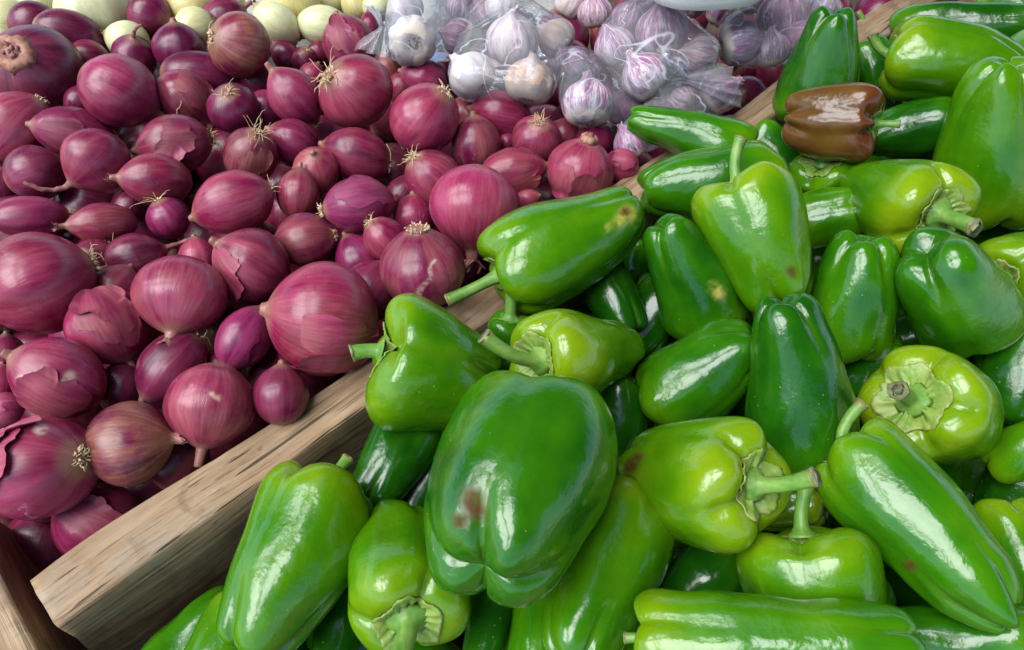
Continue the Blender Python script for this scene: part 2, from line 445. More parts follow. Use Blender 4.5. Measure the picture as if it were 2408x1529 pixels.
ob = board('crate_board', at(2, 1350, -.004) - RN * .06 , RN, -RU, .30, .045, .10, -.004, M['wood'], None, 41)
tag(ob, 'wooden board crossing the bottom left corner beside the rail end', 'board')

# unseen canvas added for shade and broken highlights, leaves an open strip of sky
def shade_canvas(x0, x1, y0, y1, z, label, seed):
    nx, ny = 24, 24; X, Y = np.meshgrid(np.linspace(x0, x1, nx), np.linspace(y0, y1, ny))
    Z = z + .03 * noise3(np.stack([X, Y, 0*X], -1), seed, 3.0); T = np.stack([X, Y, Z], -1); Bm = T - np.array([0, 0, .004])
    V = np.concatenate([T.reshape(-1, 3), Bm.reshape(-1, 3)]); F = grid_faces(ny, nx, wrap=False); F += [tuple(reversed([i + nx*ny for i in f])) for f in F]
    o = link('shade_canvas', mesh_of('shade_canvas', V, F, M['shade_canvas'])); tag(o, label, 'shade_canvas', 'unseen canvas added for shade')
shade_canvas(.16, 2.4, -.9, 2.6, 1.05, 'grey canvas added out of view to shade the pepper side', 1)
shade_canvas(-2.6, .15, .80, 2.6, 1.05, 'grey canvas added out of view to shade the back of the heap', 2)
shade_canvas(-1.6, .15, .16, .30, 1.0, 'narrow strip of canvas added out of view across the gap to break up highlights', 3)
shade_canvas(-.66, -.52, -1.0, .79, 1.02, 'narrow strip of canvas added out of view over the onions to break up highlights', 4)

# ------------------------------------------------------------------ produce: descriptions
# pepper: x, y (middle of body), W, L (px), a, e (stem direction), h (height of middle over the rail, cm), kw, label
PEP = []
def pep(x, y, W, L, a, e, h, label, **kw): PEP.append(dict(x=x, y=y, W=W, L=L, a=a, e=e, h=h, label=label, **kw))

pep(1330, 572, 246, 385, 207, 14, 3.2, 'green pepper lying over the wooden rail with a yellow and orange scar near its tip', st=(1052, 708), gr=(-62, 38, 150, 255), tip=.62, yl=.56, pale=[(1476, 506, .0055), (1452, 522, .0035), (1432, 534, .0025)], scar=[(1470, 499, .0035)], gd=.7)  # pale spots paint the warm highlight streak beside the orange scar
pep(1672, 432, 192, 320, 5, -12, 1.0, 'green pepper with its blunt end by the rail, behind the upright stem', gr=(-70, 60, 180), tip=.8, yl=.45)
pep(1786, 562, 240, 318, 112, -8, 4.0, 'pale waxy green pepper with a tall upright stem rising above its shoulder', st=(1742, 325), gr=(-12, 95, 210), tip=0.82, yl=.68, gd=1.1, scar=[(1862, 640, .003)])
pep(1622, 655, 205, 300, -64, -25, 1.2, 'dark green pepper with a small yellow wound on its right flank', gr=(35, 140, 260), tip=.62, yl=.36, pale=[(1690, 690, .004), (1684, 676, .003)])
pep(1622, 322, 128, 292, -17, 0, 2.6, 'green pepper with a pointed dark tip overhanging the garlic bags', gr=(-30, 60, 190), tip=.5, yl=.42, gd=.8)
pep(1822, 368, 128, 150, 140, -10, -.6, 'small dark green pepper tucked under the brown pepper at the left', gr=(-10, 110, 230), tip=.8, yl=.28)
pep(1932, 168, 186, 262, -96, -18, 1.2, 'dark green pepper standing on its stem end against the rail, behind the brown pepper', gr=(40, -60, 170), tip=.52, yl=.33)
pep(1958, 284, 182, 205, -4, 6, 3.4, 'shiny brown lobed pepper with a green stem, the only brown one', st=(2116, 292), gr=(22, -20, 100, -95, 180), tip=.95, brown=True, gd=1.5, sth=.8)
pep(1946, 428, 152, 165, 108, 48, -.4, 'small green pepper with stubby pale stem and calyx upright below the brown pepper', st=(1902, 356), gr=(-40, 80, 200), tip=.8, yl=.40, sth=1.15, cal=1.5)
pep(2236, 148, 198, 285, 172, 4, 3.0, 'plump light green pepper at top right with a curved stem on its left', st=(2052, 82), gr=(58, -60, 180), tip=.72, yl=.60)
pep(2276, 66, 125, 335, 186, 0, 1.2, 'long dark green pepper at the top right with the topmost curved stem', st=(2017, 27), gr=(20, 140, 260), tip=.55, yl=.28)
pep(2066, 178, 96, 175, 118, -10, -.8, 'narrow dark green pepper in shade between the rail and the plump light one', gr=(30, 150, 270), tip=.7, yl=.25)
pep(2146, 306, 132, 205, 12, -8, .2, 'dark glossy green pepper lying behind the brown pepper stem', gr=(70, 200, 300), tip=.8, yl=.22)
pep(2332, 206, 150, 320, 36, -8, 2.2, 'long green pepper pointing its knobbed tip down left at the right edge', gr=(-35, 50, 180), tip=.42, yl=.45)
pep(2345, 345, 262, 385, -93, -22, 2.6, 'large bright green pepper with a pale vertical streak at the right edge', gr=(-28, 58, 165, 260), tip=.74, yl=.58)
pep(2104, 470, 232, 320, -20, 48, 2.0, 'yellow green pepper with its pale star calyx and thick stem facing lower right', st=(2292, 536), gr=(48, -70, 165), tip=.55, yl=.68, cal=1.2, sth=1.25)
pep(1952, 508, 142, 165, 196, 0, .0, 'short bright green pepper, its calyx turned left towards the waxy pale one', gr=(20, 130, 250), tip=.9, yl=.58)
pep(2004, 704, 206, 290, -101, -14, 1.6, 'blocky green pepper standing on its stem, calyx hidden underneath', st=(1972, 880), gr=(45, -50, 140, 230), tip=.78, yl=.46)
pep(2232, 688, 262, 300, -62, -46, 3.0, 'broad smooth green pepper showing its blunt bottom with three lobes', gr=(10, 125, 245), tip=.8, yl=.42, gd=.8, sq=.92)
pep(2428, 650, 225, 260, 195, 54, 1.0, 'pepper cut by the right edge with ribbed calyx and stem pointing left', st=(2352, 702), gr=(30, 150, 270), tip=.8, yl=.62, cal=1.2, sth=1.3)
pep(2202, 968, 268, 290, 148, 66, .8, 'yellow green pepper seen end on with a five pointed calyx and short stem', st=(2112, 918), gr=(20, 95, 170, 245, 320), tip=.75, yl=.72, cal=1.45, sth=1.2, gd=.6)
pep(2150, 1228, 268, 475, 128, -6, 3.2, 'very long green pepper with a brown spot and a pale knobbed tip, right of centre', st=(2030, 948), gr=(-40, 42, 150, 260), tip=0.78, yl=.52, knob=1, scar=[(2136, 1328, .0026)], gd=.75)
pep(1630, 1128, 294, 368, -6, 36, 2.2, 'yellow green pepper with torn calyx, thick stem pointing right and a brown scar', st=(1918, 1122), gr=(-48, 30, 115, 240), tip=.72, yl=.70, scar=[(1482, 1095, .004), (1500, 1075, .003), (1470, 1130, .004)], cal=1.2, sth=1.1)
pep(1872, 905, 258, 412, -82, -22, 2.4, 'tall dark green pepper standing tip up in the middle of the peppers', gr=(-42, 70, 180), tip=0.62, yl=.30, gd=.8)
pep(1650, 885, 218, 300, 214, -8, .4, 'green pepper with a hooked stem curling up on its left', st=(1415, 948), gr=(60, -50, 180), tip=.82, yl=.42, cal=1.2)
pep(1375, 832, 232, 345, 188, 48, 2.4, 'yellow green pepper with brown edged calyx and a straight stem pointing left', st=(1138, 789), gr=(-60, 62, 170, 260), tip=.52, yl=.72, cal=1.3, sth=1.2, gd=.7)
pep(1196, 812, 118, 150, 86, 25, .2, 'dark green pepper wedged by the rail, only its upright stubby stem showing', st=(1203, 676), gr=(30, 150, 270), tip=.8, yl=.3, sth=2.0)
pep(1436, 692, 140, 215, 122, -20, -.8, 'dark green pepper half hidden under the scarred pepper on the rail', gr=(40, 160, 280), tip=.7, yl=.28)
pep(1022, 862, 318, 290, 166, 6, 2.8, 'twisted green pepper with a deep central fold leaning on the rail', st=(828, 832), gr=(14, 128, 240), tip=.62, yl=.56, gd=2.0, bend=0.05)
pep(1218, 1142, 436, 500, 68, -40, 5.6, 'largest dark green pepper on top with a brown rot spot in its groove', gr=(-20, 78, 170, 265), tip=0.82, yl=.36, gd=0.85, knob=.0, scar=[(1112, 1178, .005), (1082, 1225, .003), (1120, 1200, .004)], lob=0)
pep(926, 1088, 172, 240, 60, -20, -1.0, 'dark shiny green pepper in shade between the rail and the largest pepper', gr=(-10, 100, 220), tip=.75, yl=.27)
pep(692, 1314, 292, 425, 68, -10, .6, 'bright green pepper leaning along the rail with its stem at the upper right', st=(818, 1082), gr=(-48, 62, 160, 250), tip=.70, yl=.60)
pep(946, 1340, 262, 360, -81, 48, .8, 'light green pepper with a crinkled calyx and stem pointing down out of frame', st=(915, 1580), gr=(-30, 80, 190), tip=.78, yl=.62, cal=1.35, sth=1.5)
pep(1420, 1352, 262, 445, 66, -26, .4, 'long light green pepper with broad stripes below the largest pepper', gr=(22, -70, 130, 240), tip=.72, yl=.58, gd=.7)
pep(1910, 1408, 312, 320, 92, 8, .4, 'heart shaped green pepper with a long straight stem at the bottom', st=(1898, 1138), gr=(-2, 110, 240), tip=.8, cal=.7, yl=.56)
pep(1812, 1512, 235, 620, 179, 4, 3.0, 'long green pepper lying flat along the bottom edge of the picture', st=(1470, 1500), gr=(-75, 22, 140, 235), tip=.85, gd=.6, bend=.06, yl=.58)
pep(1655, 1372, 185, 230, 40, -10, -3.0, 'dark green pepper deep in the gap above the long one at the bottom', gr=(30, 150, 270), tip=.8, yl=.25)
pep(2255, 1512, 190, 330, -3, -6, .6, 'dark green pepper at the bottom right corner with its stem end at the right', st=(2430, 1490), gr=(20, 140, 250), tip=.8, yl=.34)
pep(2412, 1340, 165, 330, 100, -10, .2, 'green pepper on the right edge partly behind the very long one', gr=(30, 150, 270), tip=.75, yl=.54)
pep(2416, 1045, 118, 200, -140, -20, .8, 'small bright green pepper tip poking in from the right edge', gr=(30, 150, 270), tip=.5, yl=.52)
pep(2394, 882, 225, 260, 80, -20, -.8, 'dark green pepper at the right edge under the broad smooth one', gr=(70, 190, 310), tip=.85, yl=.32)
pep(2116, 632, 100, 130, 30, -20, -1.8, 'small patch of yellow green pepper in the gap beside the broad one', gr=(30, 150, 270), tip=.85, yl=.8)
pep(452, 1508, 150, 280, 38, -8, -3.6, 'darker green pepper at the bottom left below the rail', gr=(60, 180, 300), tip=.7, yl=.40)
pep(528, 1528, 185, 260, 58, -12, -1.6, 'bright green pepper tip at the bottom, left of the one leaning along the rail', gr=(60, 180, 300), tip=.75, yl=.62)
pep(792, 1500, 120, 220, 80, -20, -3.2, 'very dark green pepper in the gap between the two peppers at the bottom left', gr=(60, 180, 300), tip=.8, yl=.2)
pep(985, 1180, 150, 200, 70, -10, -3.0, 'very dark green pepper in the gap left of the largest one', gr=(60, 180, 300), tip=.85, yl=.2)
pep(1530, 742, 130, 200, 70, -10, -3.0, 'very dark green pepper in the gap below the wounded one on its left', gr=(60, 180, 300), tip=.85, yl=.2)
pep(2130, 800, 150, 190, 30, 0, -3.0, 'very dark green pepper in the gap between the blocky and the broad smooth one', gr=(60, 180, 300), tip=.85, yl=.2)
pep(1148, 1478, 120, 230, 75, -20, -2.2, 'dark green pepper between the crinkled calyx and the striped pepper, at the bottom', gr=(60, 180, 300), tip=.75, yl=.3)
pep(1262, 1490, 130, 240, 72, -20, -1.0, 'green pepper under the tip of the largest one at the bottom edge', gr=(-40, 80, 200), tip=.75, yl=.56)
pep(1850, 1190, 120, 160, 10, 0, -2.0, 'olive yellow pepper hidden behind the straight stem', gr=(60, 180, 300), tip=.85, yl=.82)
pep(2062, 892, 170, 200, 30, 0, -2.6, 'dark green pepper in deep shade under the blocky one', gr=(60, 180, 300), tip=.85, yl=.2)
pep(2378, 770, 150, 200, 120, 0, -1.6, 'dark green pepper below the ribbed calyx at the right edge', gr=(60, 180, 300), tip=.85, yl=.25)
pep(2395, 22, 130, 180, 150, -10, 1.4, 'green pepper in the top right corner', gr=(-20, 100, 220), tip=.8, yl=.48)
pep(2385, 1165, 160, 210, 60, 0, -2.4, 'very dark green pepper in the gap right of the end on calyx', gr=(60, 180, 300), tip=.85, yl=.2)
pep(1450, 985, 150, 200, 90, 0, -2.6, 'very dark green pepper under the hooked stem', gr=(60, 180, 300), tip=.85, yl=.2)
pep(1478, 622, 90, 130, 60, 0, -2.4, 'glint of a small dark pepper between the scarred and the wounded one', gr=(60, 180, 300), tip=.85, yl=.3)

# red onions: x, y, d (equator px), body length / d, a, e (neck direction), h cm, tone, tan, light, label, kw
ONI = []
def oni(x, y, d, lr, a, e, h, tone, tan, lite, label, **kw): ONI.append(dict(x=x, y=y, d=d, lr=lr, a=a, e=e, h=h, tone=tone, tan=tan, lite=lite, label=label, **kw))

oni(86, 162, 208, .95, 142, 52, 2.0, .75, .15, .3, 'big purple onion at top left with a wide cut tan neck scar', scar=1, nl=.0)
oni(80, 54, 108, 1.05, 20, 10, .2, .8, .1, .35, 'purple onion behind the cut necked one at top left')
oni(170, 82, 108, 1.5, -18, 0, .8, .7, .1, .4, 'elongated purple onion lying before the largest white onion')
oni(206, 136, 82, 1.15, 178, -20, .0, .55, .3, .45, 'small onion with root tuft facing right beside the cut necked one', hair=10)
oni(316, 134, 102, 1.0, 85, 35, .0, .75, .0, .4, 'small purple onion with a thin twisted upright stalk', nl=.55, nk='stalk', st=(333, 58))
oni(354, 38, 106, 1.0, -20, 35, .6, .6, .1, .4, 'round onion at the top edge between the white onions', nl=.2)
oni(420, 114, 120, 1.0, 92, 10, .2, .9, .0, .35, 'dark purple onion below the yellow white one at top')
oni(564, 108, 150, .98, -18, -32, 2.0, .35, .85, .55, 'tan brown onion with dry patchy skin near the top', hair=4, hl=.3)
oni(528, 44, 95, 1.2, 28, 10, .2, .8, .1, .35, 'onion with stub neck behind the tan brown one', nl=.2)
oni(284, 218, 176, 1.05, -33, 8, 2.2, .45, .15, .66, 'large glossy onion with pointed neck aimed down right, upper left', nl=.16, qn=.78)
oni(436, 235, 128, 1.15, -52, 12, .6, .35, .35, .55, 'onion with crumpled pinkish outer skin and a loose root strand', flake=2, nl=.1, strand=1)
oni(476, 184, 122, 1.5, -10, 0, -.4, .85, .1, .4, 'elongated dark purple onion under the tan brown one')
oni(550, 256, 118, 1.0, -72, -48, .8, .75, .05, .35, 'dark round onion with small white root tuft on top', hair=16, hl=.22)
oni(38, 302, 150, 1.2, 228, -5, 1.6, .25, .25, .6, 'onion at the left edge with its root end pointing up right', hair=10, hl=.12, qr=.75)
oni(178, 314, 122, 1.5, 168, 0, .2, .6, .1, .5, 'long onion half covered by the large glossy pointed one', flake=1)
oni(412, 340, 138, 1.25, 190, -6, .8, .6, .25, .5, 'onion with curled loose skin at left and pale roots right', hair=22, hl=.2, flake=1, curl=1)
oni(226, 382, 152, 1.05, 222, 6, 1.4, .45, .2, .52, 'teardrop onion with a long dry stalk bent to the left', nl=.5, nk='stalk', qn=.85, st=(55, 428))
oni(86, 405, 136, 1.0, 25, 5, .0, .75, .2, .42, 'dark round onion with a bright spot, behind the bent stalk')
oni(366, 424, 122, 1.35, 176, 8, 1.2, .2, .3, .56, 'crimson onion with frayed papery neck on its left', nl=.12, nk='fray', qn=.8)
oni(590, 368, 122, 1.25, -108, -42, .6, .6, .4, .42, 'onion with long yellow root hairs drooping over torn skin', hair=16, hl=.5, flake=2)
oni(688, 336, 116, 1.1, 150, 6, .0, .7, .15, .5, 'purple onion right of the one with drooping roots')
oni(624, 258, 88, 1.05, -102, 20, .2, .75, .1, .5, 'small purple onion with a dry papery tag beside the pointed shallot', nl=.3, nk='fray')
oni(694, 229, 118, 1.32, 128, 6, 1.6, .5, .2, .62, 'shallot shaped onion with points at both ends', nl=.14, qn=.85, qr=.78, hair=6, hl=.1)
oni(838, 218, 174, 1.0, -36, -36, 2.4, .15, .2, .56, 'large crimson onion with yellow root hairs at its upper left', hair=26, hl=.26)
oni(822, 104, 126, 1.12, 112, -12, .8, .6, .3, .5, 'purple onion with blunt top and scuffed skin behind the large crimson one', flake=2, pale=[(782, 96, .0018), (835, 80, .002), (845, 95, .0016)])
oni(870, 66, 50, 1.5, 95, -10, .4, .6, .1, .5, 'tiny onion touching the leftmost garlic bag', hair=6)
oni(672, 132, 64, 1.2, 130, 0, -.4, .8, .1, .4, 'small purple onion right of the tan brown one')
oni(716, 142, 60, 1.1, -100, -40, -.4, .7, .2, .4, 'small onion with pale root tuft left of the large crimson one', hair=14, hl=.25)
oni(748, 124, 48, 1.2, 90, 0, -.4, .5, .2, .5, 'tiny onion peeking left of the blunt topped one')
oni(734, 180, 62, 1.1, 60, 0, -.6, .3, .3, .65, 'small pinkish onion between the shallot and the large crimson one')
oni(998, 280, 166, 1.06, 232, -28, 2.4, .15, .15, .6, 'large crimson onion with short roots at upper right below the garlic', hair=16, hl=.13, qr=.66)
oni(912, 158, 62, 1.1, 110, 0, -.2, .1, .7, .6, 'small orange tan onion behind the two large crimson ones')
oni(944, 202, 66, 1.2, 60, 0, -.4, .3, .3, .5, 'small onion squeezed between the two large crimson ones', nl=.2, nk='fray')
oni(996, 186, 92, 1.2, 160, 0, .0, .4, .1, .55, 'pink red onion under the leftmost garlic bag')
oni(836, 364, 126, 1.32, 163, -8, .6, .5, .2, .48, 'onion lying with a beige root disc at right and one long strand', hair=30, hl=.1, strand=2)
oni(744, 400, 112, .98, 100, 48, .6, .0, .45, .75, 'small coral pink onion with a dried top', nl=.08)
oni(700, 452, 96, 1.3, 82, -6, .6, .3, .45, .45, 'slim brownish teardrop onion with its tip up', qr=.5, qn=.92, nl=.1)
oni(548, 478, 142, 1.38, 200, -5, 1.6, .25, .2, .6, 'oval crimson onion with a warm glint and roots at upper right', hair=8, hl=.25, qr=.6)
oni(842, 484, 138, 1.28, 8, -12, 1.2, .95, .1, .55, 'magenta purple onion with a beige root disc on its left', hair=26, hl=.1, qr=.68, flake=1)
oni(398, 514, 102, 1.0, -62, -14, .0, .8, .05, .5, 'small round purple onion with roots curling below', hair=8, hl=.5)
oni(240, 526, 98, 1.6, 184, 6, .6, .2, .4, .55, 'slender onion with a broken brown skin edge and frayed left neck', nl=.14, nk='fray', qn=.85, flake=2)
oni(68, 508, 100, 1.7, 184, -4, .6, .6, .1, .58, 'long pink purple onion at the left edge with root at right', hair=10, hl=.16, qr=.72)
oni(94, 668, 242, 1.05, 206, -6, 1.8, .15, .15, .56, 'very large crimson onion at the left edge with roots at upper right', hair=14, hl=.15, qr=.68)
oni(216, 612, 100, 1.2, 206, -10, .0, .5, .3, .4, 'onion mostly hidden behind the very large one at left, root hairs showing', hair=14, hl=.3)
oni(322, 606, 118, 1.2, 20, 4, .4, .7, .2, .45, 'purple teardrop onion with its neck stretched to the right', nl=.42, nk='stalk', qn=.9, st=(452, 560))
oni(424, 698, 202, .98, -102, 26, 1.4, .3, .3, .56, 'round onion with its dried frayed neck facing down, left of centre', nl=.12, nk='fray')
oni(590, 624, 178, 1.02, 146, 6, .8, .4, .2, .54, 'round onion with torn shiny skin behind the largest onion', nl=.1, flake=2, qn=.7)
oni(716, 564, 128, 1.15, 190, -14, .2, .55, .4, .42, 'dull brownish purple onion with roots at its right', hair=12, hl=.15)
oni(760, 748, 268, .98, 172, 2, 1.8, .08, .25, .64, 'largest pink red onion beside the rail with cracked papery skin', nl=.05, flake=3, qn=.62)
oni(576, 794, 120, 1.4, 62, -4, .2, 1.0, .1, .7, 'bright violet onion with brown papery base left of the largest one', flake=1)
oni(260, 772, 184, 1.02, -64, 12, 1.0, .2, .2, .55, 'onion with a torn outer skin and thin curved stalk hanging down', nl=.4, nk='stalk', st=(325, 905), flake=3)
oni(274, 682, 116, 1.1, 60, 0, -.4, .3, .3, .55, 'onion peeking out behind the torn skinned one')
oni(138, 888, 186, 1.18, 152, 6, 1.0, .3, .2, .62, 'large pinkish onion with white scuffs at left', nl=.08, flake=2, qn=.7, pale=[(51, 890, .0025), (165, 885, .003), (150, 900, .002), (180, 938, .003), (70, 880, .001)])
oni(402, 862, 146, 1.3, -128, 0, -.2, .75, .1, .38, 'dark purple onion under the round frayed neck one', hair=8, hl=.3)
oni(495, 952, 206, 1.0, -98, 2, .8, .25, .3, .52, 'round onion with two white specks touching the rail', nl=.2, hair=0, pale=[(498, 927, .0015), (515, 936, .0017), (503, 934, .0009), (450, 905, .0008)])
oni(306, 1042, 192, 1.05, 8, 22, .2, .55, .75, .36, 'dusty brown purple onion with its dry neck at right', nl=.06, nk='fray')
oni(90, 1102, 246, 1.14, 196, -50, .6, .4, .15, .64, 'huge onion at lower left with golden root disc and flaking skin', hair=34, hl=.07, flake=3, pale=[(95, 1008, .003)])
oni(226, 1228, 196, 1.02, 150, 10, -2.4, .55, .1, .46, 'onion low in the corner between the huge one and the rail', flake=2)
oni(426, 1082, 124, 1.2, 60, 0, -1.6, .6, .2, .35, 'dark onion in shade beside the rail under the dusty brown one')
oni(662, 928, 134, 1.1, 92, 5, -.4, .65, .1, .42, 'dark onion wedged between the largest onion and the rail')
oni(14, 842, 96, 1.2, 90, 0, -.4, .6, .1, .45, 'onion cut by the left edge below the very large one')
oni(2, 905, 92, 1.1, 90, 0, -.6, .2, .1, .5, 'red onion cut by the left edge beside the white scuffed one')
oni(14, 962, 76, 1.1, 20, 20, -.4, .6, .2, .7, 'crumpled pinkish onion skin at the left edge above the huge one', flake=3)
oni(466, 606, 92, 1.1, 100, 0, -.8, .2, .2, .7, 'pink onion half hidden between two round ones at centre left')
oni(910, 566, 98, 1.25, -48, -16, .4, .3, .3, .6, 'small pink onion with tufted root at its upper left', hair=18, hl=.25)
oni(992, 632, 204, 1.02, -84, -24, .8, .55, .4, .46, 'purple onion with a broad flat root plate up and a tan crack', hair=26, hl=.05, qr=.82, rp=.25, pale=[(1024 - 36*q - 6*math.sin(q*9), 612 + 82*q, .0008 + .0006*q) for q in [k/24 for k in range(25)]])
oni(1120, 490, 210, .98, -96, 8, 1.6, .2, .2, .66, 'large smooth pink red onion leaning on the rail by the scarred pepper', nl=.12, nk='fray')
oni(1022, 424, 132, 1.2, -46, -22, .6, .3, .25, .5, 'onion with a pale bristly root tuft at its upper left, right of centre', hair=30, hl=.2)
oni(1208, 406, 114, 1.5, 12, 2, .6, .35, .25, .56, 'onion with a frayed dry end pointing right, above the scarred pepper', nk='fray', nl=.08, qn=.8, flake=1)
oni(1364, 398, 160, .95, 72, 18, .8, .3, .25, .58, 'onion with broad dry crown and skin in strips next to the rail', flake=3, scar=2)
oni(1176, 272, 118, 1.3, 168, -4, .6, .25, .1, .5, 'crimson onion with a tape like glint below the tan garlic')
oni(1262, 330, 120, 1.0, -98, -46, .4, .5, .2, .48, 'round onion with a small white root tuft on top, near the garlic', hair=14, hl=.2)
oni(1120, 342, 122, 1.15, 96, 10, .2, .7, .45, .45, 'dull greyish purple onion between two crimson ones')
oni(1100, 272, 92, 1.1, 60, 0, -.4, .3, .3, .5, 'onion hidden behind the large crimson one below the garlic')
oni(1326, 320, 84, 1.1, 60, 0, -.2, .5, .2, .45, 'onion half hidden right of the white tufted one')
oni(1398, 332, 94, 1.02, 60, 10, .0, .45, .0, .42, 'dark red round onion just under the bluish garlic')
oni(1458, 392, 80, 1.1, 170, 0, .2, .3, .1, .6, 'small onion at the rail beside the broad crowned one', flake=2)
oni(1240, 470, 52, 1.3, 20, 20, -.2, .3, .4, .7, 'small dry onion end showing over the scarred pepper', hair=8)
oni(972, 510, 98, 1.1, 90, 0, -.4, .4, .1, .5, 'onion behind the flat rooted one at centre')
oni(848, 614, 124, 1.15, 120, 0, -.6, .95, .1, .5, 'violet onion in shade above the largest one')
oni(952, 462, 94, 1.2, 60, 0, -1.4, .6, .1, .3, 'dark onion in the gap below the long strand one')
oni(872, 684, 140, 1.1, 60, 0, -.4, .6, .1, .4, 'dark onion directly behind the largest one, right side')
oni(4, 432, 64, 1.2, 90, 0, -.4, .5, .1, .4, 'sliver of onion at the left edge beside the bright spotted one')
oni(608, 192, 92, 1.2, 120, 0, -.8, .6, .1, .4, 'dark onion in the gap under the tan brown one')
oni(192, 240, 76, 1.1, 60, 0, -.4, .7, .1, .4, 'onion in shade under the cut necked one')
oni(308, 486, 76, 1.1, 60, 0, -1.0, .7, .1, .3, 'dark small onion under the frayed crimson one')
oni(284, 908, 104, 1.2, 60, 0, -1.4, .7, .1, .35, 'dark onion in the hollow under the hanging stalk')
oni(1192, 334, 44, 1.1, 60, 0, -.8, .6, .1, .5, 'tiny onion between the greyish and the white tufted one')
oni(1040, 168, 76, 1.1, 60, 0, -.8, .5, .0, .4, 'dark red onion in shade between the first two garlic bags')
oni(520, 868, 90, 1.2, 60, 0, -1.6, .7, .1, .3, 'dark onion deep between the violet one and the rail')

# pale onions: x, y, d, lr, a, e, h, yellow, green, label
PALE = [
    (14, 46, 98, 1.1, 200, -40, .4, .35, .4, 'pale onion in the top left corner with a brown root end'),
    (92, 10, 84, 1.1, 90, 0, .2, .05, .1, 'small white onion second from the top left corner'),
    (218, 26, 152, 1.05, 100, 5, .8, .12, .5, 'largest white onion at the top edge with a smooth greenish sheen'),
    (4, 90, 66, 1.1, 120, 0, .0, .2, .5, 'pale green onion at the left edge below the corner one'),
    (300, 96, 92, 1.1, 160, 0, .0, .1, .2, 'white onion showing behind the thin twisted stalk'),
    (456, 14, 116, 1.05, 20, 0, .6, .75, .2, 'golden yellow onion at the top edge left of the tan onion'),
    (456, 66, 92, 1.1, 200, 0, .4, .4, .1, 'cream onion right below the golden one'),
    (542, 6, 66, 1.1, 80, 0, .0, .9, .1, 'orange yellow onion at the top behind the stub necked one'),
    (690, 14, 128, 1.05, -80, 5, .8, .85, .2, 'large amber onion at the top edge in the middle of the pale ones'),
    (650, 56, 96, 1.25, 135, 4, .6, .15, .25, 'white oval onion leaning right of the tan brown onion'),
    (758, 60, 92, 1.35, 172, 0, .8, .12, .3, 'white pointed onion lying on the grey cloth'),
    (768, 6, 86, 1.15, 30, 0, .2, .3, .3, 'cream onion at the top edge behind the pointed white one'),
    (842, 12, 78, 1.1, -60, -20, .4, .7, .3, 'yellow onion with its root down, left of the garlic bags'),
    (886, 16, 64, 1.1, 90, 0, .2, .15, .5, 'pale onion touching the first garlic bag'),
    (126, 0, 58, 1.1, 90, 0, -.2, .25, .6, 'small greenish onion between two white ones at the top'),
    (330, -6, 80, 1.1, 90, 0, -.2, .3, .4, 'pale onion behind the round red one at the top edge'),
]
